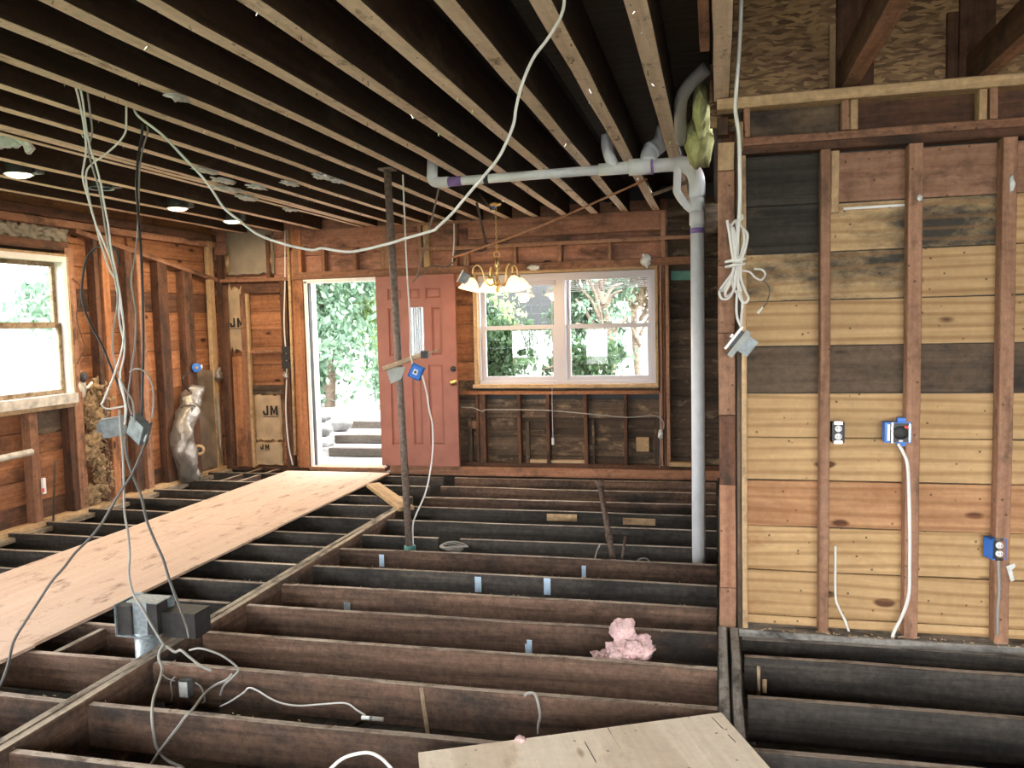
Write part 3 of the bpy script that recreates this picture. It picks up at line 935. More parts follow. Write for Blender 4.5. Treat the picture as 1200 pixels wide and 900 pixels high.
w2 = thing('window_2', 'white double window with two sliding sash pairs in the far wall', 'window', kind='structure', loc=((WX0 + WX1) / 2, YF, WZ0))
fm = 0.035
wy = YFS + 0.01
xm = fx(657.5, 380, YF + 0.05)
mb = MB()
mb.box((WX0, YF + 0.03, WZ0), (WX0 + fm, YFS + 0.05, WZ1)); mb.box((WX1 - fm, YF + 0.03, WZ0), (WX1, YFS + 0.05, WZ1))
mb.box((WX0 + fm, YF + 0.03, WZ0), (WX1 - fm, YFS + 0.05, WZ0 + fm)); mb.box((WX0 + fm, YF + 0.03, WZ1 - fm), (WX1 - fm, YFS + 0.05, WZ1))
mb.box((xm - 0.045, YF + 0.03, WZ0 + fm), (xm + 0.045, YFS + 0.05, WZ1 - fm))
mb.build('window_frame', 'white_vinyl', w2)
zm = 1.55
for a0, a1 in ((WX0 + fm, xm - 0.045), (xm + 0.045, WX1 - fm)):
    sash(w2, 'y', wy + 0.025, a0 + 0.005, a1 - 0.005, zm - 0.03, WZ1 - fm, 0.038, 0.03, 'white_vinyl', 'window_glass')
    sash(w2, 'y', wy - 0.012, a0 + 0.005, a1 - 0.005, WZ0 + fm, zm + 0.015, 0.045, 0.03, 'white_vinyl', 'window_glass')
    MB().box(((a0 + a1) / 2 - 0.04, wy - 0.04, zm + 0.015), ((a0 + a1) / 2 + 0.04, wy - 0.012, zm + 0.03)).build('sash_lock', 'grey_plate', w2)
    bl = MB().box((a0, YF + 0.035, WZ1 - fm - 0.035), (a1, YF + 0.07, WZ1 - fm)).build('blind_rail', 'white_vinyl', w2)
    # gathered blind slats, hanging a little askew
    sl = MB()
    drop = 0.055 if a0 < -1.6 else 0.10
    n_ = 7
    for k in range(n_):
        zz = WZ1 - fm - 0.035 - drop * (k + 0.5) / n_
        tilt = 0.0 if a0 < -1.6 else 0.045 * k / n_
        sl.add([(a0 + 0.01, YF + 0.036, zz - tilt), (a1 - 0.01, YF + 0.036, zz), (a1 - 0.01, YF + 0.066, zz), (a0 + 0.01, YF + 0.066, zz - tilt),
                (a0 + 0.01, YF + 0.036, zz + 0.006 - tilt), (a1 - 0.01, YF + 0.036, zz + 0.006), (a1 - 0.01, YF + 0.066, zz + 0.006), (a0 + 0.01, YF + 0.066, zz + 0.006 - tilt)],
               [(3, 2, 1, 0), (4, 5, 6, 7), (0, 1, 5, 4), (1, 2, 6, 5), (2, 3, 7, 6), (3, 0, 4, 7)])
    sl.build('blind_slats', 'blind_fabric', w2)
tube('blind_cord', [at(647, 345, y=YF + 0.02), at(647, 400, y=YF + 0.015), at(647, 470, y=YF - 0.02), at(648, 515, y=YF - 0.02)], 0.0035, 'white_vinyl', w2, sides=6, n=3)
MB().box(tuple(at(646.5, 521, y=YF - 0.02) - V((0, .008, 0))), tuple(at(649.5, 513, y=YF - 0.02) + V((0, .008, 0)))).build('cord_tassel', 'white_vinyl', w2)
tube('blind_cord', [at(773, 460, y=YF - 0.02), at(773.5, 505, y=YF - 0.02), at(773, 548, y=YF - 0.02)], 0.003, 'white_vinyl', w2, sides=6, n=3)

# ---- left wall
wl = thing('wall_left', 'stripped side wall of orange planks and studs beside the window', 'wall', kind='structure')


def ly(u, v=450, x=XL):
    return at(u, v, x=x).y


def lz_(u, v, x=XL):
    return at(u, v, x=x).z


LWY0, LWY1, LWZ0, LWZ1 = 5.05, 6.20, 1.05, 2.27
for k in range(14):
    z0, z1 = -0.03 + k * row, -0.03 + (k + 1) * row - 0.004
    if z0 > 2.72:
        continue
    segs = [(YBACK, 8.6)]
    if 0.6 < (z0 + z1) / 2 < 2.2:
        segs = cut(segs, 0.6, 3.2)          # unseen opening, added to let more skylight reach the ceiling
    if z1 > LWZ0 and z0 < LWZ1:
        segs = cut(segs, LWY0, LWY1)
    out = []
    for s, e in segs:
        c_ = 6.215
        out += [(s, c_), (c_, e)] if s < c_ < e else [(s, e)]
    for s, e in out:
        mt = 'orange_sheathing'
        if 1.70 < z0 + 0.1 < 1.90 and s > 6: mt = 'brown_stud'
        if z0 < 0.0: mt = 'brown_stud'
        wall_board('sheathing_plank', 'x', XLS - 0.011 - random.uniform(0, 0.004), s + 0.002, e - 0.002, max(z0, LWZ1 if (e <= LWY1 + .02 and s >= LWY0 - .02 and z0 < LWZ1 < z1) else z0), z1, 0.022, mt, wl)


def lstud(y0, y1, z0, z1, mt='brown_stud', d=SD, name='stud'):
    return wall_board(name, 'x', XL - d / 2, y0, y1, z0, z1, d, mt, wl)


wall_board('bottom_plate', 'x', XL - 0.045, YBACK, 8.5, -0.035, 0.015, 0.09, 'tan_stud', wl)
wall_board('sill_plate', 'x', XL + 0.01, 4.0, 8.5, -0.07, -0.03, 0.12, 'worn_beam_top', wl)
wall_board('top_plate', 'x', XL - 0.04, YBACK, 8.5, 2.60, 2.68, 0.09, 'brown_stud', wl)
wall_board('top_plate', 'x', XL - 0.04, YBACK, 8.5, 2.53, 2.595, 0.08, 'red_stud', wl)
wall_board('header_beam', 'x', XL - 0.05, 4.8, 6.26, 2.32, 2.40, 0.08, 'brown_stud', wl)
# sloping brace plate towards the corner and the wide board over it
board('brace_plate', (XL - 0.04, 6.35, 2.515), (XL - 0.04, 8.5, 2.165), 0.045, 0.089, 'red_stud', wl)
wall_board('wide_board', 'x', XL - 0.075, 7.1, 8.5, 2.36, 2.53, 0.02, 'orange_sheathing', wl)
# studs
for y_ in (-1.6, -1.2, -0.8, -0.4, 0.0, 0.5, 3.28, 3.66, 4.06, 4.46, 4.86, 4.98):
    lstud(y_ - 0.02, y_ + 0.02, 0.015, 2.53, 'brown_stud')
for y_ in (0.9, 1.3, 1.7, 2.1, 2.5, 2.9, 5.3):
    lstud(y_ - 0.02, y_ + 0.02, 0.015, 0.57 if y_ < 4 else 0.94, 'red_stud')
lstud(ly(31), ly(41), 0.015, 0.94, 'red_stud')
lstud(ly(78), ly(84), 0.015, 1.0, 'brown_stud')
lstud(ly(86), ly(96), 0.015, 2.35, 'red_stud')
lstud(ly(119), ly(124), 0.015, 2.5, 'brown_stud')
lstud(ly(128), ly(136), 0.015, 2.5, 'orange_sheathing')
lstud(ly(155), ly(163), 0.015, 2.42, 'brown_stud')
lstud(ly(168), ly(175), 0.015, 2.38, 'red_stud')
lstud(ly(192), ly(203), 0.015, 2.32, 'brown_stud')
lstud(ly(221), ly(232), 0.015, 2.24, 'brown_stud')
lstud(ly(251), ly(257), 0.015, 2.6, 'tan_stud', d=0.05)
wall_board('rough_sill', 'x', XL - 0.04, 4.9, 6.24, 0.945, 0.985, 0.09, 'tan_stud', wl)
wall_board('sheathing_patch', 'x', XLS + 0.012, ly(44), ly(76), 0.74, 0.94, 0.02, 'grey_pine_plank', wl)

w1 = thing('window_1', 'white single hung window with brown sashes in the side wall', 'window', kind='structure', loc=(XL, 5.6, LWZ0))
mb = MB()
f_ = 0.05
mb.box((XL - 0.12, LWY0, LWZ0), (XL + 0.015, LWY0 + f_, LWZ1)); mb.box((XL - 0.12, LWY1 - f_, LWZ0), (XL + 0.015, LWY1, LWZ1))
mb.box((XL - 0.12, LWY0 + f_, LWZ1 - f_), (XL + 0.015, LWY1 - f_, LWZ1))
mb.build('window_frame', 'white_paint', w1)
MB().box((XL - 0.13, LWY0 - 0.02, LWZ0 - 0.065), (XL + 0.035, LWY1 + 0.02, LWZ0 + 0.02)).build('window_sill', 'dirty_paint', w1)
MB().box((XL - 0.01, LWY0, LWZ1), (XL + 0.02, LWY1 + 0.01, LWZ1 + 0.02)).build('head_trim', 'tan_stud', w1)
MB().box((XL + 0.002, LWY1, LWZ0 - 0.04), (XL + 0.02, LWY1 + 0.012, LWZ1 + 0.02)).build('side_trim', 'tan_stud', w1)
s1 = sash(w1, 'x', XL - 0.085, LWY0 + f_, LWY1 - f_, 1.66, LWZ1 - f_, 0.04, 0.03, 'driftwood', 'window_glass')
s2 = sash(w1, 'x', XL - 0.05, LWY0 + f_, LWY1 - f_, LWZ0 + 0.02, 1.69, 0.042, 0.03, 'driftwood', 'hazy_window_glass')

# plaster stuck over the window, wool in the bays
for i in range(5):
    y = 5.2 + i * 0.235
    lump('plaster_remnant', (XL - 0.06, y, 2.455 + 0.01 * (i % 2)), (0.022, 0.15, 0.075), 'grey_plaster', wl, seed=30 + i, sub=4, amp=0.7, freq=2.2)

# ---- wall on the right
wr = thing('wall_right', 'stripped wall of pale pine planks and pink studs on the right', 'wall', kind='structure')
zr = [2.40, 2.154, 1.915, 1.674, 1.444, 1.203, 0.973, 0.751, 0.509, 0.274, 0.033, -0.20]
mats_r = ['red_sheathing', 'mouldy_pine_plank', 'pine_plank', 'pine_plank', 'grey_pine_plank', 'pine_plank', 'pine_plank', 'rosy_pine_plank', 'pine_plank', 'pine_plank', 'pine_plank']
for i, mt in enumerate(mats_r):
    z1, z0 = zr[i], zr[i + 1]
    dy = random.uniform(0, 0.004)
    if i == 0:
        parts = [(0.13, 0.525, 'black_mould_plank'), (0.527, 1.34, 'pink_stud'), (1.342, 3.9, 'pink_stud')]
    elif i == 1:
        parts = [(0.13, 0.525, 'black_mould_plank'), (0.527, 1.34, 'mouldy_pine_plank'), (1.342, 3.9, 'pine_plank')]
    elif i == 2:
        parts = [(0.13, 0.934, 'mouldy_pine_plank'), (0.936, 3.9, 'pine_plank')]
    else:
        parts = [(0.13, 2.1, mt), (2.102, 3.9, mt)]
    for a0, a1, pm in parts:
        wall_board('sheathing_plank', 'y', YRS + 0.011 + dy, a0, a1, z0 + 0.0025, z1 - 0.0025, 0.022, pm, wr)
# upper strip of planks
wall_board('sheathing_plank', 'y', YRS + 0.012, 0.13, 0.60, 2.49, 2.64, 0.022, 'grey_pine_plank', wr)
wall_board('sheathing_plank', 'y', YRS + 0.012, 0.602, 1.24, 2.49, 2.64, 0.022, 'brown_stud', wr)
wall_board('sheathing_plank', 'y', YRS + 0.012, 1.242, 3.9, 2.49, 2.64, 0.022, 'brown_stud', wr)


def rstud(x0, x1, z0, z1, mt='pink_stud', d=SD, name='stud', y=None):
    return wall_board(name, 'y', (YR + d / 2) if y is None else y, x0, x1, z0, z1, d, mt, wr)


for x in (0.528, 0.934, 1.337, 1.74, 2.14, 2.54, 2.94, 3.34, 3.74):
    w = 0.046 if x < 0.6 else 0.062
    rstud(x - w / 2, x + w / 2, -0.03, 2.402, 'pink_stud')
rstud(0.558, 0.596, 2.10, 2.40, 'tan_stud', d=0.04, y=YR + 0.06)
rstud(0.128, 0.155, -0.03, 2.40, 'tan_stud')
rstud(0.104, 0.124, -0.03, 2.66, 'grey_pine_plank', d=0.10)
wall_board('bottom_plate', 'y', YR + 0.03, 0.105, 3.9, -0.05, -0.012, 0.12, 'grey_beam_top', wr)
wall_board('top_plate', 'y', YR + 0.04, 0.13, 3.9, 2.402, 2.445, 0.09, 'brown_stud', wr)
wall_board('top_plate', 'y', YR + 0.055, 0.13, 3.9, 2.447, 2.49, 0.075, 'red_stud', wr)
wall_board('top_plate', 'y', YR + 0.03, 0.015, 3.9, 2.628, 2.682, 0.11, 'tan_stud', wr)
wall_board('top_plate', 'y', YR + 0.10, 0.015, 3.9, 2.684, 2.70, 0.12, 'pink_stud', wr)
for x0, x1, mt in ((0.145, 0.175, 'pink_stud'), (0.60, 0.635, 'pink_stud'), (0.64, 0.675, 'tan_stud'), (1.20, 1.235, 'tan_stud'), (1.245, 1.28, 'pink_stud'), (1.82, 1.86, 'tan_stud'), (2.42, 2.46, 'tan_stud')):
    rstud(x0, x1, 2.49, 2.628, mt, name='cripple_stud')
rstud(0.118, 0.142, 2.42, 2.56, 'tan_stud', d=0.05, name='cripple_stud', y=YR + 0.0)
# built-up corner post of stacked blocks
bounds = [-0.02, 0.20, 0.74, 1.10, 1.52, 1.86, 2.33, 2.47]
for i in range(len(bounds) - 1):
    mt = ['pink_stud', 'red_stud', 'brown_stud', 'pink_stud', 'pink_stud', 'pink_stud', 'tan_stud'][i]
    dx = [-0.004, 0.0, 0.0, -0.004, -0.002, 0.0, 0.0][i]
    rstud(0.018 + dx, 0.098 + dx * 0.3, bounds[i] + 0.002, bounds[i + 1] - 0.002, mt, d=0.12, name='post_block', y=YR + 0.055)
rstud(0.015, 0.07, 2.515, 2.60, 'brown_stud', d=0.1, name='post_block', y=YR + 0.08)
# torn white paint strip and paper flakes
q0, q1 = at(989, 244, y=YR + 0.07), at(1061, 239, y=YR + 0.07)
board('paint_strip', (q0.x, YRS - 0.003, q0.z), (q1.x, YRS - 0.003, q0.z), 0.012, 0.006, 'white_paint', wr)
for i, (u, v) in enumerate(((1078, 232), (1186, 215))):
    lump('paper_flake', at(u, v, y=YR - 0.008), (0.012, 0.008, 0.018 + 0.02 * i), 'plaster_scrap', wr, seed=60 + i, sub=2, amp=0.6)

# ---- partition that closes the far bay off behind the post
wp = thing('wall_side', 'dark stripped partition running back from the corner post', 'wall', kind='structure')
for k in range(13):
    z0 = -0.03 + k * row
    wall_board('sheathing_plank', 'x', 0.14, 4.48, 8.6, z0, z0 + row - 0.004, 0.022, 'sooty_sheathing', wp)
for y in (4.95, 5.36, 5.77, 6.18, 6.59, 7.0, 7.4, 7.8, 8.2):
    wall_board('stud', 'x', 0.085, y - 0.02, y + 0.02, 0.0, 2.66, 0.085, 'brown_stud', wp)
wall_board('bottom_plate', 'x', 0.085, 4.48, 8.5, -0.03, 0.01, 0.09, 'brown_stud', wp)
wall_board('top_plate', 'x', 0.085, 4.48, 8.5, 2.64, 2.69, 0.09, 'brown_stud', wp)
tag(wl, wl['label'], 'wall')
# ---- unseen dark skin added outside the planks to keep daylight out of the joints
MB().box((-5.8, YFS + 0.03, -0.3), (DX0 - 0.02, YFS + 0.045, 3.0)).build('light_block_skin', 'black_rubber', wf)
MB().box((DX0 - 0.02, YFS + 0.03, DZ1), (DX1 + 0.02, YFS + 0.045, 3.0)).build('light_block_skin', 'black_rubber', wf)
MB().box((DX1 + 0.02, YFS + 0.03, -0.3), (WX0, YFS + 0.045, 3.0)).build('light_block_skin', 'black_rubber', wf)
MB().box((WX0, YFS + 0.03, -0.3), (WX1, YFS + 0.045, WZ0)).build('light_block_skin', 'black_rubber', wf)
MB().box((WX0, YFS + 0.03, WZ1), (WX1, YFS + 0.045, 3.0)).build('light_block_skin', 'black_rubber', wf)
MB().box((WX1, YFS + 0.03, -0.3), (0.5, YFS + 0.045, 3.0)).build('light_block_skin', 'black_rubber', wf)
for lo, hi in (((YBACK, -0.3), (0.6, 3.0)), ((0.6, -0.3), (3.2, 0.57)), ((0.6, 2.2), (3.2, 3.0)), ((3.2, -0.3), (LWY0, 3.0))):
    MB().box((XLS - 0.05, lo[0], lo[1]), (XLS - 0.03, hi[0], hi[1])).build('light_block_skin', 'black_rubber', wl)
MB().box((XLS - 0.05, LWY1, -0.3), (XLS - 0.03, 8.62, 3.0)).build('light_block_skin', 'black_rubber', wl)
MB().box((XLS - 0.05, LWY0, -0.3), (XLS - 0.03, LWY1, LWZ0)).build('light_block_skin', 'black_rubber', wl)
MB().box((XLS - 0.05, LWY0, LWZ1), (XLS - 0.03, LWY1, 3.0)).build('light_block_skin', 'black_rubber', wl)
MB().box((0.13, YRS + 0.03, -0.3), (4.0, YRS + 0.045, 2.62)).build('light_block_skin', 'black_rubber', wr)
MB().box((0.155, 4.47, -0.3), (0.17, 8.62, 2.6)).build('light_block_skin', 'black_rubber', wp)
# outer wall far to the right, out of the picture
we = thing('wall_end', 'plank wall closing the room beyond the right edge', 'wall', kind='structure')
for k in range(17):
    z0 = -0.03 + k * row
    wall_board('sheathing_plank', 'x', 3.92, YBACK, 4.45, z0, z0 + row - 0.002, 0.022, 'pine_plank', we)
MB().box((3.935, YBACK, -0.3), (3.95, 4.6, 3.37)).build('light_block_skin', 'black_rubber', we)
# wall behind the viewer with its two wide openings
wb = thing('wall_back', 'plank wall with wide openings behind the viewer', 'wall', kind='structure')
for k in range(17):
    z0 = -0.03 + k * row; z1 = z0 + row - 0.003
    cuts = []
    if 0.3 < (z0 + z1) / 2 < 2.5:
        cuts.append((-1.1, 3.4))          # wide patio opening
    if 0.5 < (z0 + z1) / 2 < 1.45:
        cuts += [(-4.75, -3.95), (-2.95, -2.45)]      # two low windows
    segs = [(-5.7, 3.95)]
    for a0, a1 in cuts:
        segs = cut(segs, a0, a1)
    for a0, a1 in segs:
        wall_board('sheathing_plank', 'y', YBACK, a0, a1, z0, z1, 0.03, 'orange_sheathing', wb, run='h')

# ================================================================== OUTSIDE
gr = thing('ground_1', 'pale gravel terraces outside the doorway', 'ground', kind='structure')


def slab(lo, hi, mat, name='terrace'):
    return MB().box(lo, hi).build(name, mat, gr)


slab((0.18, 4.5, -0.32), (4.2, 8.95, -0.2), 'gravel')  # unseen slab added to keep skylight off the crawl space soil
slab((-30, 8.95, -0.6), (30, 9.66, -0.05), 'gravel')
slab((-30, 9.66, -0.6), (30, 10.2, 0.04), 'gravel')
slab((-30, 10.2, -0.6), (30, 11.0, 0.14), 'gravel')
slab((-30, 11.0, -0.6), (30, 40, 0.20), 'gravel')
slab((-40, -25, -0.6), (-5.9, 8.95, -0.25), 'lawn', 'lawn')
slab((4.2, -25, -0.6), (30, 8.95, -0.25), 'lawn', 'lawn')
slab((-5.9, -25, -0.6), (4.2, -3.1, -0.25), 'gravel')
for i, (y, z, x0) in enumerate(((9.62, 0.01, -4.78), (10.16, 0.10, -4.95), (10.96, 0.185, -5.25))):
    o = board('timber_sleeper', (x0, y, z), (-2.2, y + 0.02, z), 0.11, 0.12, 'timber_sleeper', None, rough_edge=0.006)
    tag(o, ['weathered timber step edge nearest the doorway sill', 'weathered timber step edge between the lower and upper ones', 'topmost weathered timber step edge below the trees'][i], 'step', 'timber garden steps')
lab = ['squat grey stone at the foot of the garden steps', 'grey stone block stacked on the lowest stone by the steps', 'small grey stone topping the stack beside the steps', 'pale stone behind the stack beside the steps']
for i, (x, y, z, s) in enumerate(((-5.03, 9.85, 0.07, 0.13), (-5.06, 9.95, 0.24, 0.12), (-5.14, 10.1, 0.40, 0.11), (-5.1, 10.6, 0.25, 0.14))):
    tag(lump('stone_block', (x, y, z), (s * 1.3, s, s * 0.75), 'stone', None, seed=80 + i, sub=3, amp=0.25, freq=1.3), lab[i], 'stone', 'stones beside the steps')


def tree(label, x, y, z0, h, rx, rz, mat, nleaf, leaf, seed, cat='tree', name='garden_tree', shape='ball', branches=5, gap=0.0):
    rnd = random.Random(seed)
    t = thing(name, label, cat, (x, y, z0), 'trees and shrubs outside')
    tk = MB()
    top = V((x + rnd.uniform(-.3, .3), y, z0 + h * 0.8))
    tk.tube(spline([V((x, y, z0 - 0.2)), V((x + rnd.uniform(-.15, .15), y, z0 + h * 0.35)), top], 5), [0.05 + 0.010 * h * (1 - k / 10) for k in range(11)], 8)
    for b in range(branches):
        a = rnd.uniform(0, 6.28); f = rnd.uniform(0.25, 0.7)
        s_ = V((x, y, z0 + h * f))
        e_ = s_ + V((math.cos(a) * rx * 0.85, math.sin(a) * rx * 0.85, h * rnd.uniform(0.1, 0.3)))
        tk.tube(spline([s_, (s_ + e_) / 2 + V((0, 0, 0.1)), e_], 4), [0.035 * (1 - k / 10) + 0.008 for k in range(9)], 6)
    tk.build('trunk', 'bark', t, True)
    cl = [(V((rnd.gauss(0, .5) * rx, rnd.gauss(0, .5) * rx, rnd.uniform(-0.9, 0.9) * rz)), rnd.uniform(0.25, 0.5)) for _ in range(26)]
    vs, fs = [], []
    c0 = V((x, y, z0 + h - rz))
    for i in range(nleaf):
        c, s = cl[rnd.randrange(len(cl))]
        p = c0 + c + V((rnd.gauss(0, 1), rnd.gauss(0, 1), rnd.gauss(0, 1))) * s * rx * 0.55
        if p.z < z0 + gap:
            continue
        q = Euler((rnd.uniform(0, 6.28), rnd.uniform(0, 6.28), rnd.uniform(0, 6.28))).to_matrix()
        l_ = leaf * rnd.uniform(0.6, 1.4)
        b = len(vs)
        for dx, dy in ((-.5, 0), (0, -.28), (.5, 0), (0, .28)):
            vs.append(p + q @ V((dx * l_, dy * l_, abs(dy) * l_ * 0.3)))
        fs.append((b, b + 1, b + 2, b + 3))
    tag(MB().add(vs, fs).build('crown', mat, t), 'dense leaves of the crown', kind='stuff')
    return t


tree('bluish conifer with drooping boughs filling the doorway view', -6.6, 13.3, 0.2, 4.6, 1.35, 2.2, 'leaf_bluish', 16000, 0.13, 1)
tree('bright green tree beside the conifer behind the doorway', -5.1, 14.4, 0.2, 4.8, 1.3, 2.2, 'leaf_bright', 13000, 0.12, 2)
tree('yellow green tree high behind the other two doorway trees', -8.2, 16.5, 0.2, 6.5, 2.0, 3.0, 'leaf_bright', 12000, 0.16, 3)
tree('dark leafy bush filling the lower corner of the left far pane', -3.05, 11.0, 0.1, 1.45, 0.5, 0.62, 'leaf_dark', 9000, 0.09, 4, 'shrub', 'garden_shrub', branches=3)
tree('green tree at the upper corner of the left far pane', -3.75, 12.6, 0.2, 2.9, 0.55, 1.1, 'leaf_mid', 8000, 0.11, 5)
tree('pale leafed tree seen through the pane beside the mullion', -2.25, 15.2, 0.2, 3.2, 0.6, 1.3, 'leaf_mid', 5000, 0.12, 6)
tree('dry brown leafed tree in the upper corner of the window', -1.45, 16.6, 0.2, 3.1, 0.7, 0.8, 'leaf_autumn', 5000, 0.12, 7)
tree('thin nearly bare sapling in the middle of the window view', -1.75, 13.2, 0.2, 2.9, 0.5, 1.2, 'leaf_bluish', 700, 0.10, 8, branches=18)
tree('low dark bush at the foot of the right far pane', -1.75, 10.8, 0.1, 1.12, 0.55, 0.4, 'leaf_dark', 3500, 0.09, 9, 'shrub', 'garden_shrub', branches=3)
tree('tree behind the white fence outside the side window', -11.8, 9.6, -0.2, 3.9, 1.3, 1.4, 'leaf_bluish', 6000, 0.13, 10)
tree('small shrub by the fence outside the side window', -11.4, 12.2, -0.2, 2.8, 0.8, 1.0, 'leaf_bluish', 1800, 0.2, 11)

# dark roofed shed behind the window, white door below its eave
cp = thing('garden_shed', 'dark roofed garden shed with white doors seen through the window', 'shed', (-4.2, 18.4, 0.2))
MB().add([(-5.1, 17.6, 1.42), (-3.15, 17.6, 1.42), (-3.15, 20.2, 2.9), (-5.1, 20.2, 2.9), (-5.1, 17.6, 1.52), (-3.15, 17.6, 1.52), (-3.15, 20.2, 3.0), (-5.1, 20.2, 3.0)],
         [(3, 2, 1, 0), (4, 5, 6, 7), (0, 1, 5, 4), (1, 2, 6, 5), (2, 3, 7, 6), (3, 0, 4, 7)]).build('roof', 'shingle_dark', cp)
MB().box((-5.0, 18.0, 0.2), (-3.25, 18.1, 1.42)).build('front_wall', 'siding_white', cp)
for x0 in (-4.75, -4.1):
    MB().box((x0, 17.96, 0.25), (x0 + 0.6, 18.0, 1.36)).build('shed_door', 'white_paint', cp)
# white board fence across the end of the garden
nh = thing('garden_wall', 'white board fence across the end of the garden behind the far window', 'fence', (1, 20, 0.2))
for k in range(34):
    x0 = -2.9 + k * 0.2
    MB().box((x0, 20.0, 0.2), (x0 + 0.19, 20.03, 1.62 + 0.02 * (k % 3))).build('fence_board', 'siding_white', nh)
# white garden fence outside the side window
fe = thing('garden_fence', 'white vertical board fence outside the side window', 'fence', (-10.0, 9, -0.25))
for k in range(52):
    y = 5.0 + k * 0.16
    board('fence_board', (-10.0, y, -0.25), (-10.0, y, 1.32 + random.uniform(-.03, .03)), 0.148, 0.022, 'fence_paint', fe, up=(0, 1, 0), seg=1)
for z in (0.1, 1.05):
    board('rail', (-10.04, 4.9, z), (-10.04, 13.4, z), 0.09, 0.04, 'fence_paint', fe)

# ================================================================== THINGS IN THE ROOM
# ---- plywood walkway
PX0, PX1 = -4.60, -3.385
for i, (y0, y1, lb) in enumerate(((5.85, 8.20, 'plywood sheet of the walkway that reaches the doorway'), (3.405, 5.845, 'middle plywood sheet of the walkway, marked with dark scuffs'), (0.96, 3.40, 'plywood sheet of the walkway cut off by the picture edge'))):
    x0, x1 = PX0 + 0.01 * (i - 1), PX1 + 0.012 * (i - 1)
    o = board('plywood_sheet', ((x0 + x1) / 2, y0, 0.0165), ((x0 + x1) / 2, y1, 0.0165), 0.019, x1 - x0, 'plywood_walk', None, rough_edge=0.0)
    tag(o, lb, 'plywood sheet', 'plywood sheets of the walkway')
# dirt scuffs with a shape of their own on the walkway
# ---- plywood offcut in front
pc = [at(490, 880, z=0.03), at(845, 833, z=0.03), at(906, 902, z=0.03)]
d1 = (pc[0] - pc[1]); d2 = (pc[2] - pc[1])
poly = [pc[1], pc[2] + d2 * 0.9, pc[0] + d2 * 0.9 + d2 * 1.0, pc[0]]
Rf = frame(poly[0], poly[1])                          # grain runs along the cut edge
ctr = sum(poly, V()) / 4
ctr.z = 0.015
loc_ = [Rf.transposed() @ (V((p.x, p.y, 0.015)) - ctr) for p in poly]
vs = [(p.x, p.y, -0.009) for p in loc_] + [(p.x, p.y, 0.009) for p in loc_]
me = bpy.data.meshes.new('plywood_offcut')
me.from_pydata(vs, [], [(3, 2, 1, 0), (4, 5, 6, 7), (0, 1, 5, 4), (1, 2, 6, 5), (2, 3, 7, 6), (3, 0, 4, 7)])
bmn = bmesh.new(); bmn.from_mesh(me); bmesh.ops.recalc_face_normals(bmn, faces=bmn.faces); bmn.to_mesh(me); bmn.free()
o = link('plywood_offcut', me, 'plywood_clean')
o.rotation_mode = 'QUATERNION'
o.rotation_quaternion = Rf.to_quaternion()
o.location = ctr
# split seams in its face veneer
for (u0, v0), (u1, v1) in (((677, 854), (700, 896)), ((711, 850), (734, 889)), ((829, 835), (862, 870))):
    p_, q_ = at(u0, v0, z=0.0242), at(u1, v1, z=0.0242)
    c_ = board('veneer_split', p_, q_, 0.0006, 0.004, 'floor_joist_wood', None, seg=3, rough_edge=0.001)
    c_.parent = o
    c_.matrix_parent_inverse = (Matrix.Translation(ctr) @ Rf.to_4x4()).inverted()
tag(o, 'pale plywood offcut with an angled corner lying across the joists in front', 'plywood sheet')
# ---- loose timber end by the walkway
o = board('timber_offcut', at(437, 568, z=0.03), at(476, 596, z=0.03), 0.035, 0.14, 'tan_stud', None)
tag(o, 'short pale timber offcut leaning off the walkway end beside the steel post', 'timber')

# ---- steel post
pb, pt = V((-2.165, 5.56, -0.17)), V((-2.215, 5.50, ZC))
sp = thing('support_post', 'thin rusty steel post standing between joists and ceiling in front of the red door', 'post', pb)
MB().tube([pb, pt], 0.026, 14).build('pole', 'rusty_steel', sp, True)
MB().tube([pb, pb + V((0, 0, 0.17))], 0.042, 14).build('base_collar', 'green_base_paint', sp, True)
MB().box((pt.x - 0.05, pt.y - 0.05, ZC - 0.012), (pt.x + 0.05, pt.y + 0.05, ZC)).build('top_plate', 'rusty_steel', sp)

# ---- plastic drain pipes
dp = thing('drain_pipe', 'grey white plastic drain stack with a horizontal run under the ceiling joists', 'drain pipe', (-0.11, 5.75, -0.1))
PY = 5.75
sx = -0.112
MB().tube([(sx - 0.008, PY, -0.25), (sx, PY, 2.28)], 0.045, 18).build('stack', 'pvc', dp, True)
MB().tube([(sx, PY, 2.22), (sx, PY, 2.31)], 0.052, 18).build('coupling', 'pvc', dp, True)
MB().tube([(sx, PY, 2.165), (sx, PY, 2.20)], 0.0465, 18).build('primer_band', 'pvc_cement', dp, True)
MB().tube([(sx, PY, 2.30), (sx, PY, 2.42)], 0.05, 18).build('wye_body', 'pvc', dp, True)
MB().tube(spline([(sx, PY, 2.40), (sx, PY, 2.50), (sx - 0.02, PY, 2.57), (sx - 0.07, PY, 2.62), (sx - 0.14, PY, 2.63)], 5), 0.054, 18).build('elbow', 'pvc', dp, True)
MB().tube([(sx - 0.12, PY, 2.63), (sx - 0.33, PY, 2.63)], 0.047, 18).build('run', 'pvc', dp, True)
MB().tube([(sx - 0.30, PY, 2.63), (sx - 0.45, PY, 2.63)], 0.056, 18).build('tee', 'pvc', dp, True)
MB().tube([(sx - 0.285, PY, 2.63), (sx - 0.30, PY, 2.63)], 0.058, 18).build('primer_band', 'pvc_cement', dp, True)
MB().tube(spline([(sx - 0.125, PY - 0.02, 2.62), (sx - 0.128, PY - 0.03, 2.50), (sx - 0.128, PY - 0.03, 2.44), (sx - 0.075, PY - 0.02, 2.36), (sx, PY, 2.29)], 5), 0.026, 14).build('bypass', 'pvc', dp, True)
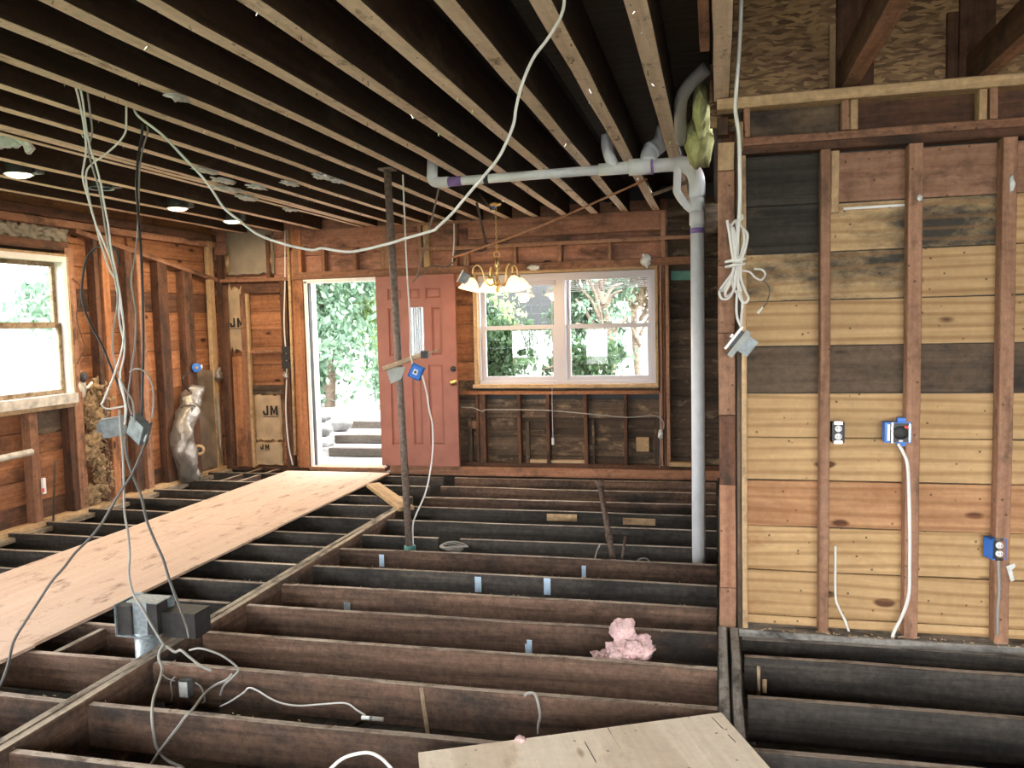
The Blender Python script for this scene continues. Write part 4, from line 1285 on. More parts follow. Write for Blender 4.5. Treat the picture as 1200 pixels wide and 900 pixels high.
xa, xb = -1.95, sx - 0.44
MB().tube([(xa, PY, 2.615), (xb, PY, 2.63)], 0.033, 16).build('run', 'pvc', dp, True)
bx_ = at(570, 206, y=PY).x
MB().tube([(bx_ - 0.017, PY, 2.618), (bx_ + 0.017, PY, 2.618)], 0.0345, 16).build('strap_band', 'black_rubber', dp, True)
MB().tube(spline([(xa + 0.1, PY, 2.615), (xa + 0.02, PY, 2.617), (xa - 0.02, PY, 2.64), (xa - 0.02, PY, 2.70), (xa - 0.015, PY, 2.78)], 5), 0.039, 16).build('elbow', 'pvc', dp, True)
MB().tube([(xa + 0.09, PY, 2.615), (xa + 0.2, PY, 2.616)], 0.0345, 16).build('primer_band', 'pvc_cement', dp, True)
tx = at(717, 190, y=PY).x
MB().tube([(tx - 0.09, PY, 2.628), (tx + 0.12, PY, 2.629)], 0.042, 16).build('tee', 'pvc', dp, True)
MB().tube(spline([(tx + 0.02, PY, 2.63), (tx - 0.01, PY, 2.70), (tx - 0.03, PY, 2.78), (tx - 0.03, PY, 2.86)], 5), 0.04, 16).build('riser', 'pvc', dp, True)
ux = at(765, 180, y=PY).x
MB().tube(spline([(ux - 0.03, PY, 2.65), (ux - 0.02, PY + 0.04, 2.73), (ux + 0.05, PY + 0.1, 2.80), (ux + 0.08, PY + 0.12, 2.90)], 5), 0.058, 16).build('riser', 'pvc', dp, True)
MB().tube([(ux - 0.02, PY + 0.045, 2.735), (ux + 0.0, PY + 0.06, 2.755)], 0.064, 16).build('coupling', 'pvc', dp, True)
g = thing('flexible_duct', 'dim grey flexible duct bending up between joists above the drain stack', 'duct', at(800, 140, y=4.7))
MB().tube(spline([at(798, 165, y=5.0), at(797, 130, y=4.7), at(800, 112, y=4.5), at(812, 95, y=4.4), at(828, 80, y=4.35)], 8), 0.035, 12).build('duct_hose', 'grey_cable', g, True)

# ---- yellow wool stuffed above the drain
tag(lump('yellow_insulation', at(819, 165, y=5.1), (0.085, 0.2, 0.16), 'yellow_wool', None, seed=3, sub=4, amp=0.22, freq=1.4), 'lower tuft of yellow green insulation stuffed beside the corner post', 'insulation', 'yellow insulation tufts')
tag(lump('yellow_insulation', at(822, 128, y=4.75), (0.045, 0.2, 0.15), 'yellow_wool', None, seed=4, sub=4, amp=0.22, freq=1.4), 'upper tuft of yellow green insulation beside the corner post', 'insulation', 'yellow insulation tufts')

# ---- copper pipe and stub
o = thing('copper_pipe', 'long thin copper pipe slanting up under the joists towards the drain', 'pipe', at(530, 305, y=7.0))
MB().tube(spline([at(525, 302, y=7.05), at(545, 297, y=7.0), at(640, 262, y=6.8), at(758, 210, y=6.5)], 6), 0.0095, 10).build('tube', 'copper', o, True)
MB().tube([at(757, 211, y=6.5), at(765, 228, y=6.5), at(768, 226, y=6.5)], 0.008, 8).build('hook', 'nickel', o, True)
o = thing('water_pipe', 'dark iron pipe hooked below the ceiling near the chandelier chain', 'pipe', at(560, 280, y=7.3))
MB().tube(spline([at(532, 306, y=7.3), at(535, 296, y=7.3), at(550, 294, y=7.3), at(569, 292, y=7.3), at(566, 270, y=7.3), at(558, 235, y=7.3), at(556, 224, y=7.3)], 3), 0.012, 8).build('tube', 'rusty_iron', o, True)
MB().tube([at(559, 222, y=7.3), at(576, 246, y=7.3)], 0.01, 8).build('brace', 'rusty_iron', o, True)
MB().tube([at(765, 228, y=6.3), at(806, 213, y=5.85), (sx - 0.02, 5.78, at(806, 213, y=5.85).z)], 0.014, 10).build('iron_branch', 'rusty_iron', dp, True)

# ---- chandelier
CHY = 7.6
cc = at(583, 332, y=CHY)
ch = thing('chandelier', 'brass chandelier with glowing bell shades hanging by the window', 'chandelier', (cc.x, cc.y, cc.z))
zb = at(583, 343, y=CHY).z            # bottom of the finial
MB().lathe([(0.0, 0.0), (0.018, 0.012), (0.022, 0.03), (0.01, 0.045), (0.014, 0.06), (0.026, 0.08), (0.03, 0.10), (0.016, 0.13), (0.012, 0.20), (0.02, 0.23), (0.026, 0.26), (0.014, 0.30), (0.008, 0.33), (0.0, 0.335)], Matrix.Translation((cc.x, CHY, zb)), 16).build('column', 'brass', ch, True)
zt = zb + 0.33
MB().tube([(cc.x + 0.028 * math.cos(a), CHY, zt + 0.03 + 0.028 * math.sin(a)) for a in [k * math.pi / 8 for k in range(17)]], 0.005, 6, cap=False).build('ring', 'brass', ch, True)
cn = MB()
k = 0
z = zt + 0.055
while z < ZC + 0.02:
    ax = V((1, 0, 0)) if k % 2 else V((0, 1, 0))
    cn.tube([V((cc.x, CHY, z + 0.018)) + ax * 0.009 * math.cos(a) + V((0, 0, 0.018 * math.sin(a))) for a in [j * math.pi / 6 for j in range(13)]], 0.0028, 5, cap=False)
    z += 0.029; k += 1
cn.build('chain', 'brass', ch, True)
MB().lathe([(0.0, 0.0), (0.05, 0.004), (0.06, 0.02), (0.06, 0.03), (0.0, 0.03)], Matrix.Translation((cc.x, CHY, ZC - 0.0)), 16).build('canopy', 'brass', ch, True)
R_ = 0.235
zsh = zb + 0.03
for a in [math.radians(k) for k in (202, 122, 322, 48)]:
    dx, dy = math.cos(a), math.sin(a)
    def P_(r, zz):
        return V((cc.x + dx * r, CHY + dy * r, zz))
    MB().tube(spline([P_(0.015, zb + 0.09), P_(0.07, zb + 0.07), P_(0.12, zb + 0.12), P_(0.145, zb + 0.22), P_(0.185, zb + 0.26), P_(0.225, zb + 0.235), P_(R_, zb + 0.165)], 5), 0.0075, 8).build('arm', 'brass', ch, True)
    tilt = Matrix.Translation(P_(R_, zb + 0.165)) @ Matrix.Rotation(math.radians(14), 4, V((-dy, dx, 0)).to_3d() * -1)
    sk = MB().lathe([(0.0, 0.0), (0.02, -0.002), (0.024, -0.02), (0.018, -0.035)], tilt, 12).build('socket', 'brass', ch, True)
    sh = MB().lathe([(0.024, -0.025), (0.05, -0.045), (0.072, -0.08), (0.088, -0.115), (0.108, -0.14), (0.104, -0.139), (0.084, -0.113), (0.068, -0.08), (0.046, -0.047), (0.02, -0.028)], tilt, 20).build('shade', 'shade_glass', ch, True)
    MB().lathe([(0.0, -0.03), (0.014, -0.035), (0.016, -0.055), (0.03, -0.085), (0.027, -0.112), (0.0, -0.124)], tilt, 12).build('bulb', 'bulb_glow', ch, True)
    ld = bpy.data.lights.new('chandelier_light', 'POINT'); ld.energy = CH_W; ld.color = (1.0, 0.66, 0.34); ld.shadow_soft_size = 0.05
    lo = bpy.data.objects.new('bulb_light', ld); COL.objects.link(lo); lo.parent = ch
    lo.location = (tilt @ V((0, 0, -0.17))) - ch.location
# ---- recessed ceiling lights
for i, (x, y, on, lb) in enumerate(((-4.607, 6.50, True, 'lit round recessed light, middle one of the row over the side wall'), (-4.684, 7.475, True, 'lit round recessed light nearest the far wall corner'),
                                   (-4.55, 4.72, True, 'lit round recessed light cut by the left picture edge'), (-4.473, 5.40, False, 'unlit recessed light housing in bare metal'))):
    rl = thing('recessed_light', lb, 'ceiling light', (x, y, ZC - 0.03), 'recessed ceiling lights')
    MB().lathe([(0.075, -0.012), (0.08, 0.0), (0.08, 0.14), (0.07, 0.15), (0.0, 0.15)], Matrix.Translation((x, y, ZC)), 20).build('can', 'dark_duct', rl, True)
    MB().lathe([(0.092, -0.018), (0.094, -0.012), (0.078, -0.006), (0.076, -0.012), (0.092, -0.018)], Matrix.Translation((x, y, ZC)), 24).build('trim_ring', 'galvanised', rl, True)
    MB().box((x - 0.05, y + 0.09, ZC + 0.01), (x + 0.05, y + 0.17, ZC + 0.09)).build('mounting_box', 'galvanised' if not on else 'galvanised_box', rl)
    if on:
        MB().lathe([(0.0, -0.035), (0.05, -0.034), (0.074, -0.024), (0.074, -0.01), (0.0, -0.01)], Matrix.Translation((x, y, ZC)), 20).build('lens', 'downlight_glow', rl, True)
        ld = bpy.data.lights.new('downlight', 'AREA'); ld.shape = 'DISK'; ld.size = 0.13; ld.energy = DL_W; ld.color = (1.0, 0.78, 0.52)
        lo = bpy.data.objects.new('downlight', ld); COL.objects.link(lo); lo.parent = rl; lo.location = (0, 0, -0.012)

# ---- torn plaster hanging at the upper left
o = thing('plaster_scrap', 'torn white plaster scrap hanging from a joist at the left edge', 'scrap', at(12, 168, y=4.0))
mbx = MB()
out = [(-14, 156), (-2, 153), (8, 157), (22, 159), (30, 164), (38, 174), (35, 177), (32, 181), (29, 178), (27, 171), (22, 170), (17, 174), (13, 171), (8, 174), (3, 172), (-2, 175), (-14, 174)]
n_ = len(out)
front = [at(u, v, y=4.0 + 0.01 * math.sin(u)) for u, v in out]
back = [p + V((0, 0.025, 0.004)) for p in front]
mbx.add(front + back, [tuple(range(n_ - 1, -1, -1)), tuple(range(n_, 2 * n_))] + [(i, (i + 1) % n_, n_ + (i + 1) % n_, n_ + i) for i in range(n_)])
mbx.build('flake', 'plaster_scrap', o)
MB().tube([at(3, 155, y=4.0), at(5, 140, y=4.02)], 0.004, 6).build('hanging_wire', 'grey_cable', o)


# ================================================================== CABLES
def cable(name, label, pts, r, mat, group=None, n=8, parent=None, cat='cable'):
    o = tube(name, pts, r, mat, parent, sides=8, n=n)
    if parent is None:
        tag(o, label, cat, group)
    return o


def lerp_path(px, y0, y1):
    """pixel path with the depth running evenly from y0 to y1"""
    n = len(px)
    return [at(u, v, y=y0 + (y1 - y0) * i / (n - 1)) for i, (u, v) in enumerate(px)]


cable('cable', 'long white cable swooping in an arc under the ceiling joists',
      [at(157, 128, y=3.66)] + lerp_path([(163, 137), (190, 158), (215, 184), (235, 205), (248, 222), (262, 243), (280, 258), (303, 275), (333, 286), (365, 293), (378, 291), (410, 295), (450, 287), (480, 278), (508, 270), (513, 266), (530, 250), (545, 232), (568, 205), (582, 188), (593, 168), (602, 145), (605, 125), (612, 98), (625, 68), (640, 48), (655, 24), (661, 5), (660, -20)], 3.66, 2.9), 0.0062, 'white_cable')

B1 = at(133, 500, y=3.75)
B2 = at(163, 503, y=3.75)
gl = 'white cables hanging down to the metal boxes'
cable('cable', 'leftmost white cable dropping from the joist to the metal boxes', [at(88, 100, y=3.22)] + lerp_path([(92, 115), (98, 145), (101, 172), (99, 190), (97, 208), (104, 235), (112, 262), (122, 285), (132, 312), (138, 345), (145, 380), (146, 412), (141, 440), (145, 462), (148, 480), (146, 497)], 3.25, 3.74), 0.005, 'white_cable', gl)
cable('cable', 'white cable second from the left in the bundle to the metal boxes', [at(93, 100, y=3.24)] + lerp_path([(97, 118), (101, 150), (106, 175), (112, 192), (118, 215), (122, 238), (127, 265), (130, 290), (136, 320), (142, 355), (145, 395), (137, 430), (122, 468), (119, 474), (126, 479), (145, 476)], 3.27, 3.72), 0.005, 'white_cable', gl)
cable('cable', 'greyish cable third in the bundle hanging to the metal boxes', [at(102, 104, y=3.3)] + lerp_path([(106, 135), (108, 155), (104, 175), (108, 195), (116, 222), (121, 250), (126, 285), (133, 315), (138, 350), (133, 385), (132, 410), (136, 430), (146, 455), (155, 470), (158, 495)], 3.3, 3.72), 0.0045, 'grey_cable', gl)
cable('cable', 'white cable with a wide kink joining the bundle from the side', [at(148, 122, y=3.57)] + lerp_path([(148, 140), (147, 155), (138, 168), (122, 182), (108, 192), (101, 203), (103, 225), (110, 255), (118, 285), (128, 315), (138, 335), (140, 375), (146, 410), (140, 445), (146, 470), (147, 496)], 3.57, 3.74), 0.005, 'white_cable', gl)
cable('cable', 'thin grey cable hanging beside the black one', [at(172, 148, y=3.95)] + lerp_path([(173, 155), (168, 172), (164, 195), (163, 225), (162, 260), (158, 300), (154, 330), (159, 365), (158, 405), (154, 430), (152, 448), (150, 470), (156, 490)], 3.95, 3.78), 0.0045, 'grey_cable', gl)
cable('cable', 'straight black cable hanging from a joist at the left', [at(167, 145, y=3.93)] + lerp_path([(166, 160), (162, 185), (160, 215), (162, 250), (165, 290), (167, 340), (168, 400), (167, 450), (166, 490)], 3.93, 3.8), 0.007, 'black_cable', gl)
cable('cable', 'black cable looping out to the side above the metal boxes', lerp_path([(140, 312), (137, 295), (128, 288), (113, 290), (101, 305), (96, 335), (97, 355), (105, 378), (118, 402), (130, 430), (139, 452), (146, 470), (150, 490)], 3.74, 3.76), 0.006, 'black_cable', gl)
cable('cable', 'grey cable arching up beside the larger metal box', lerp_path([(152, 436), (160, 432), (170, 436), (178, 450), (180, 470), (178, 490)], 3.78, 3.74), 0.0045, 'grey_cable', gl)


def junction_box(name, label, center, size, rotm, group=None, holes=True, mat='galvanised_box', open_side=False):
    t = thing(name, label, 'electrical box', center, group)
    M_ = Matrix.Translation(center) @ rotm
    w, d, h = [s / 2 for s in size]
    tt = 0.003
    b = MB()
    b.box((-w, -d, -h), (w, -d + tt, h), mat=M_)
    for lo, hi in (((-w, -d, -h), (-w + tt, d, h)), ((w - tt, -d, -h), (w, d, h)), ((-w, -d, -h), (w, d, -h + tt)), ((-w, -d, h - tt), (w, d, h))):
        b.box(lo, hi, mat=M_)
    b.build('box_body', mat, t)
    if holes:
        for hx, hz in ((-0.4, 0.4), (0.35, 0.35), (0.0, 0.0), (0.4, -0.45), (-0.35, -0.4)):
            MB().lathe([(0.0, -0.0012), (0.006, -0.0012), (0.007, 0.0)], M_ @ Matrix.Translation((hx * w, -d, hz * h)) @ Matrix.Rotation(math.pi / 2, 4, 'X'), 10).build('knockout', 'dark_plastic', t)
    return t


b1 = junction_box('junction_box', 'smaller bare metal electrical box in the hanging cable bundle', B1, (0.115, 0.05, 0.10), Euler((0.1, -0.15, 0.35)).to_matrix().to_4x4(), 'hanging metal boxes')
MB().box(tuple(B1 + V((-0.09, -0.02, -0.03))), tuple(B1 + V((-0.055, 0.02, 0.02)))).build('clamp', 'dark_plastic', b1)
b2 = junction_box('junction_box', 'larger bare metal electrical box tilted in the hanging cable bundle', B2, (0.12, 0.05, 0.12), Euler((0.1, 0.55, -0.3)).to_matrix().to_4x4(), 'hanging metal boxes')
MB().tube([B2 + V((0.03, 0, -0.06)), B2 + V((0.06, -0.01, -0.03))], 0.012, 8).build('clamp', 'outlet_white', b2)

gf = 'cables trailing from the hanging boxes to the floor'
cable('cable', 'grey cable running straight down from the boxes to the floor duct', lerp_path([(140, 480), (141, 500), (144, 530), (145, 560), (146, 600), (150, 625), (152, 650), (151, 672), (156, 695), (166, 712), (178, 733), (192, 756)], 3.72, 3.42), 0.006, 'grey_cable', gf)
cable('cable', 'dark cable slanting from the boxes across the walkway to the beam', lerp_path([(147, 510), (148, 530), (155, 556), (165, 580), (172, 610), (182, 635), (191, 655), (197, 675), (203, 692), (211, 712), (219, 735), (222, 748)], 3.73, 3.40), 0.007, 'dark_cable', gf)
cable('cable', 'dark cable curving over the walkway to the left picture edge', lerp_path([(178, 495), (170, 520), (155, 555), (140, 578), (120, 612), (104, 632), (88, 648), (75, 665), (60, 682), (45, 705), (30, 728), (16, 752), (9, 780), (0, 803), (-12, 815)], 3.75, 3.0), 0.0065, 'dark_cable', gf)

# tangle on the floor joists
gt = 'cables tangled on the near joists'
cable('cable', 'pale cable winding down over the near joist from the doubled beam', [at(192, 755, y=3.36), at(187, 763, y=3.345), at(186, 772, y=3.335), at(190, 784, y=3.31), at(186, 800, y=3.2), at(180, 818, y=3.05), at(178, 838, y=2.905), at(180, 858, y=2.9), at(184, 876, y=2.9), at(195, 890, y=2.88), at(215, 900, y=2.86)], 0.0065, 'grey_cable', gt)
cable('cable', 'pale cable sweeping up from the near joist to the metal box', [at(176, 897, y=2.87), at(190, 876, y=2.89), at(210, 850, y=2.905), at(217, 840, z=0.014), at(226, 831, z=0.016), at(238, 815, y=3.2), at(252, 803, y=3.3), at(265, 797, y=3.32), at(272, 790, y=3.335)], 0.006, 'grey_cable', gt)
cable('cable', 'grey cable hooped over the joist beside the beam', lerp_path([(222, 762), (235, 760), (255, 766), (270, 775), (279, 785), (272, 794), (262, 804), (258, 815)], 3.36, 3.3), 0.005, 'grey_cable', gt)
cable('cable', 'thick grey cable crossing the gap between beam and joist', lerp_path([(195, 757), (205, 764), (212, 762), (222, 770), (235, 780), (248, 786)], 3.36, 3.32), 0.0065, 'grey_cable', gt)
cable('cable', 'white cable running along the near joist to a small connector', lerp_path([(258, 828), (270, 822), (285, 812), (292, 806), (303, 810), (316, 818), (330, 824), (350, 827), (380, 825), (405, 824), (418, 832), (428, 838)], 3.30, 3.27), 0.004, 'white_cable', gt)
o = MB()
a = at(424, 841, y=3.25); b = at(449, 843, y=3.25)
o = thing('wire_connector', 'white cylindrical wire connector lying by the near joist', 'connector', a)
MB().tube([a, b], 0.0095, 10).build('sleeve', 'outlet_white', o, True)
MB().tube([a + (b - a) * 0.35, a + (b - a) * 0.5], 0.0105, 10).build('band', 'galvanised', o, True)
cable('cable', 'thick white cable arching at the bottom picture edge', lerp_path([(385, 903), (400, 890), (415, 884), (432, 882), (446, 888), (458, 900), (470, 915)], 2.45, 2.5), 0.006, 'white_cable', gt)
cable('cable', 'grey cable bent over a near joist above the plywood offcut', lerp_path([(615, 815), (620, 812), (626, 813), (630, 822), (633, 838), (631, 850), (631, 860)], 3.33, 3.28), 0.006, 'grey_cable', gt)
o = board('wood_strip', at(493, 806, y=3.33), at(502, 864, y=3.25), 0.018, 0.006, 'driftwood', None, up=(1, 0, 0))
tag(o, 'thin pale wood strip leaning against a near joist', 'wood strip')

# metal box fixed on the near joist
bc = at(218, 806, y=3.325)
jb = junction_box('junction_box', 'small galvanised box fixed to the side of a near joist', bc, (0.055, 0.04, 0.085), Euler((0, 0, 0)).to_matrix().to_4x4(), None, holes=False)
MB().box((bc.x - 0.022, bc.y - 0.022, bc.z - 0.036), (bc.x + 0.022, bc.y - 0.0205, bc.z + 0.036)).build('cover_plate', 'plaster_scrap', jb)
for i, px in enumerate(([(205, 793), (200, 800), (202, 815), (200, 822)], [(229, 800), (236, 806), (240, 820), (237, 824)], [(205, 798), (196, 795), (190, 790)])):
    tube('wire_tail', lerp_path(px, 3.30, 3.28), 0.0035, 'grey_cable', jb, sides=6, n=5)

# ---- duct boot at the walkway edge
dcn = at(165, 738, y=3.55)
db = thing('duct_boot', 'galvanised duct collar with dark boxy boot standing between joists by the walkway', 'duct', (dcn.x, 3.55, -0.3))
p0 = at(138, 704, y=3.52); p1 = at(138, 743, y=3.52); p2 = at(180, 741, y=3.52); p3 = at(193, 700, y=3.58)
MB().tube([(dcn.x + 0.03, 3.56, -0.35), (dcn.x + 0.03, 3.56, p1.z + 0.01)], 0.062, 20).build('collar', 'galvanised', db, True)
zt_, zb_ = p0.z, p1.z
xl, xr = p0.x, p0.x + 0.20
hd = MB()
hd.box((xl, 3.49, zb_), (xr, 3.66, zb_ + 0.006))
hd.box((xl + 0.05, 3.52, zt_ - 0.006), (xr + 0.03, 3.66, zt_))
hd.box((xl + 0.09, 3.515, zb_), (xl + 0.17, 3.522, zt_))
hd.box((xl, 3.64, zb_), (xr + 0.03, 3.66, zt_))
hd.box((xl, 3.49, zb_), (xl + 0.004, 3.66, zt_ - 0.01))
hd.build('head', 'galvanised', db)
MB().box((xl + 0.006, 3.502, zb_ + 0.008), (xl + 0.088, 3.638, zt_ - 0.02)).build('inside_shade_block', 'dark_duct', db)  # dark block standing in for the shade inside the opening
MB().box((xl + 0.17, 3.515, zb_ + 0.01), (xr + 0.03, 3.60, zt_ - 0.007)).build('dark_side', 'dark_duct', db)
MB().box((xr + 0.03, 3.55, zb_ - 0.01), (xr + 0.22, 3.68, zt_ - 0.055)).build('boot', 'dark_duct', db)

# ---- pink insulation
pk = thing('pink_insulation', 'tuft of pink fibreglass insulation sitting between two joists', 'insulation', at(730, 775, y=3.95))
pc_ = at(737, 765, y=3.90)
lump('wool', pc_, (0.11, 0.06, 0.085), 'pink_wool', pk, seed=5, sub=5, amp=0.6, freq=1.8, rot=(0, -0.4, 0))
lump('torn_flap', at(729, 740, y=3.90), (0.055, 0.03, 0.065), 'pink_wool', pk, seed=7, sub=4, amp=0.35, freq=1.2, rot=(0, 0.5, 0))
lump('wool_tail', at(708, 770, y=3.92), (0.06, 0.04, 0.035), 'pink_wool', pk, seed=9, sub=4, amp=0.6)
tag(lump('pink_crumb', at(610, 866, z=0.035), (0.02, 0.015, 0.013), 'pink_wool', None, seed=12, sub=3, amp=0.5), 'crumb of pink insulation lying on the plywood offcut', 'insulation')
# folded metal clip between joists
o = thing('metal_clip', 'folded pale metal clip standing between two joists', 'clip', at(619, 768, y=4.02))
a = at(620, 750, y=4.02); b = at(620, 769, y=4.02)
MB().box((a.x - 0.012, 4.018, b.z), (a.x + 0.014, 4.022, a.z)).build('strip', 'pale_blue_strap', o)
MB().add([at(615, 754, y=4.0), at(620, 757, y=4.0), at(619, 770, y=4.0), at(616, 769, y=4.0), at(615, 754, y=4.006), at(620, 757, y=4.006), at(619, 770, y=4.006), at(616, 769, y=4.006)], [(3, 2, 1, 0), (4, 5, 6, 7), (0, 1, 5, 4), (1, 2, 6, 5), (2, 3, 7, 6), (3, 0, 4, 7)]).build('flap', 'pale_blue_strap', o)

# ---- old iron waste pipe leaning in the floor
ip = thing('iron_pipe', 'rusty iron pipe leaning up out of the floor joists under the window', 'pipe', at(718, 656, y=5.75))
A0, A1 = at(719, 660, y=5.62), at(703, 566, y=5.95)
MB().tube([A0, A1], 0.021, 12).build('tube', 'rusty_iron', ip, True)
MB().tube([A1 + (A0 - A1) * 0.06, A1 - (A0 - A1) * 0.02], [0.03, 0.034], 14).build('flange', 'rusty_iron', ip, True)
MB().tube([A0 + (A1 - A0) * 0.27, A0 + (A1 - A0) * 0.35], 0.027, 12).build('coupling', 'rusty_iron', ip, True)
tag(MB().tube([at(729, 655, y=5.6), at(733, 629, y=5.7)], 0.01, 8).build('pipe_stub', 'rusty_iron', None, True), 'thin pipe stub sticking up beside the leaning iron pipe', 'pipe')
cable('cable', 'short cable leaning against the joist by the iron pipe', lerp_path([(697, 655), (700, 645), (703, 638)], 5.6, 5.75), 0.006, 'grey_cable', None)
cable('cable', 'small hoop of grey cable between joists by the drain stack', lerp_path([(745, 660), (750, 655), (758, 655), (763, 662)], 5.7, 5.7), 0.006, 'grey_cable', None)
# ---- coil of wire on the floor
cpos = at(532, 643, y=5.72)
wc = thing('wire_coil', 'flat coil of grey wire lying in the joist gap beside the steel post', 'wire coil', cpos)
cm = MB()
for k in range(5):
    rr = 0.07 + 0.009 * k
    cm.tube([cpos + V((rr * math.cos(a), rr * math.sin(a) * 0.7, 0.006 * k + 0.01 * math.sin(2 * a + k))) for a in [j * math.pi / 12 for j in range(25)]], 0.005, 6, cap=False)
cm.build('coil_loops', 'grey_cable', wc, True)

# ---- stick with grey plate and blue box hung on the steel post
hb = thing('post_bracket', 'weathered wood strip tied across the steel post with a grey plate', 'wood strip', at(470, 428, y=5.45))
board('strip', at(449, 432, y=5.44), at(500, 414, y=5.44), 0.035, 0.02, 'driftwood', hb)
board('strip_tip', at(496, 416, y=5.43), at(515, 410, y=5.43), 0.014, 0.012, 'driftwood', hb)
pv = [(452, 431), (475, 430), (470, 444), (458, 450)]
fr_ = [at(u, v, y=5.46) for u, v in pv]
MB().add(fr_ + [p + V((0, 0.004, 0)) for p in fr_], [(3, 2, 1, 0), (4, 5, 6, 7), (0, 1, 5, 4), (1, 2, 6, 5), (2, 3, 7, 6), (3, 0, 4, 7)]).build('plate', 'grey_plate', hb)
MB().box(tuple(at(494, 420, y=5.43) - V((0, .015, 0))), tuple(at(502, 411, y=5.43) + V((0, .01, 0)))).build('tape_wrap', 'dark_plastic', hb)


def outlet_box(name, label, c, w, h, d, rotm, shell, kind_='duplex', group='wall boxes'):
    t = thing(name, label, 'electrical box', c, group)
    M_ = Matrix.Translation(c) @ rotm
    w2_, h2_ = w / 2, h / 2
    b = MB()
    th = 0.004
    b.box((-w2_, 0, -h2_), (-w2_ + th, d, h2_), mat=M_); b.box((w2_ - th, 0, -h2_), (w2_, d, h2_), mat=M_)
    b.box((-w2_, 0, -h2_), (w2_, d, -h2_ + th), mat=M_); b.box((-w2_, 0, h2_ - th), (w2_, d, h2_), mat=M_)
    b.box((-w2_, d - th, -h2_), (w2_, d, h2_), mat=M_)
    b.build('box_shell', shell, t)
    if kind_ == 'duplex':
        MB().box((-w2_ + th, 0.008, -h2_ + th), (w2_ - th, 0.012, h2_ - th), mat=M_).build('back_plate', 'dark_plastic', t)
        MB().box((-0.019, -0.001, -h2_ - 0.006), (0.019, 0.008, -h2_ + 0.01), mat=M_).build('yoke_end', 'nickel', t)
        MB().box((-0.019, -0.001, h2_ - 0.01), (0.019, 0.008, h2_ + 0.006), mat=M_).build('yoke_end', 'nickel', t)
        for zz in (-0.02, 0.02):
            rc = MB().lathe([(0.0, 0.012), (0.015, 0.012), (0.0165, 0.008), (0.0165, 0.0)], M_ @ Matrix.Translation((0, 0.004, zz)) @ Matrix.Rotation(math.pi / 2, 4, 'X'), 14).build('receptacle', 'outlet_white', t, True)
            for xx in (-0.006, 0.006):
                MB().box((xx - 0.0012, -0.0095, zz - 0.002), (xx + 0.0012, -0.0075, zz + 0.006), mat=M_).build('slot', 'dark_plastic', rc)
    return t


I4 = Matrix.Identity(4)
BBc = at(487, 436, y=5.40)
bb = outlet_box('hanging_outlet_box', 'blue plastic electrical box hanging askew on the steel post', BBc, 0.085, 0.10, 0.05, Euler((0, 0.45, 0.1)).to_matrix().to_4x4(), 'blue_plastic', 'none', None)
Mb = Matrix.Translation(BBc) @ Euler((0, 0.45, 0.1)).to_matrix().to_4x4()
MB().box((-0.035, 0.0, -0.042), (0.035, 0.006, 0.042), mat=Mb).build('face', 'blue_plastic', bb)
MB().box((-0.016, -0.006, -0.018), (0.016, 0.0, 0.018), mat=Mb).build('receptacle', 'outlet_white', bb)
MB().box((-0.008, -0.009, -0.009), (0.008, -0.006, 0.009), mat=Mb).build('opening', 'dark_plastic', bb)
cable('cable', 'white cable dropping from the blue hanging box to the floor beside the steel post', lerp_path([(495, 440), (500, 460), (503, 480), (507, 500), (507, 530), (503, 560), (497, 582), (488, 602), (484, 615), (484, 640)], 5.40, 5.62), 0.006, 'white_cable')
cable('cable', 'white cable dropping from the ceiling to the blue hanging box', lerp_path([(472, 205), (474, 250), (476, 300), (479, 350), (481, 385), (481, 412), (484, 428)], 5.52, 5.42), 0.006, 'white_cable')

# ---- boxes and cables on the wall at the right
ob1 = outlet_box('outlet_box', 'black outlet box with white receptacle on the first stud of the pine wall', at(982.5, 507, y=YR + 0.005), 0.058, 0.10, 0.06, I4, 'dark_plastic')
ob3 = outlet_box('outlet_box', 'blue outlet box with white receptacle on the third stud, lowest on the pine wall', at(1171, 644, y=YR - 0.01), 0.07, 0.10, 0.07, Euler((0, 0, 0.25)).to_matrix().to_4x4(), 'blue_plastic')
p = at(1171, 632, y=YR - 0.01)
sbc = at(1053, 507, y=YR - 0.015)
sw = thing('range_outlet', 'wide blue electrical box with round black socket beside the second stud', 'electrical box', sbc, 'wall boxes')
MB().box((sbc.x - 0.062, sbc.y, sbc.z - 0.05), (sbc.x + 0.058, sbc.y + 0.07, sbc.z + 0.05)).build('box_shell', 'blue_plastic', sw)
MB().box((sbc.x + 0.0, sbc.y + 0.02, sbc.z - 0.07), (sbc.x + 0.045, sbc.y + 0.05, sbc.z + 0.07)).build('mounting_ear', 'blue_plastic', sw)
MB().box((sbc.x - 0.04, sbc.y - 0.006, sbc.z - 0.046), (sbc.x + 0.052, sbc.y, sbc.z + 0.046)).build('face_plate', 'dark_plastic', sw)
MB().box((sbc.x - 0.052, sbc.y - 0.008, sbc.z - 0.04), (sbc.x - 0.04, sbc.y - 0.001, sbc.z + 0.04)).build('bracket', 'outlet_white', sw)
MB().box((sbc.x - 0.034, sbc.y - 0.010, sbc.z - 0.05), (sbc.x - 0.026, sbc.y - 0.001, sbc.z + 0.05)).build('bracket', 'nickel', sw)
MB().box((sbc.x + 0.044, sbc.y - 0.010, sbc.z - 0.045), (sbc.x + 0.052, sbc.y - 0.001, sbc.z + 0.045)).build('bracket', 'nickel', sw)
MB().lathe([(0.0, 0.014), (0.03, 0.014), (0.034, 0.008), (0.034, 0.0)], Matrix.Translation((sbc.x + 0.008, sbc.y - 0.006, sbc.z)) @ Matrix.Rotation(math.pi / 2, 4, 'X'), 18).build('socket', 'black_rubber', sw, True)
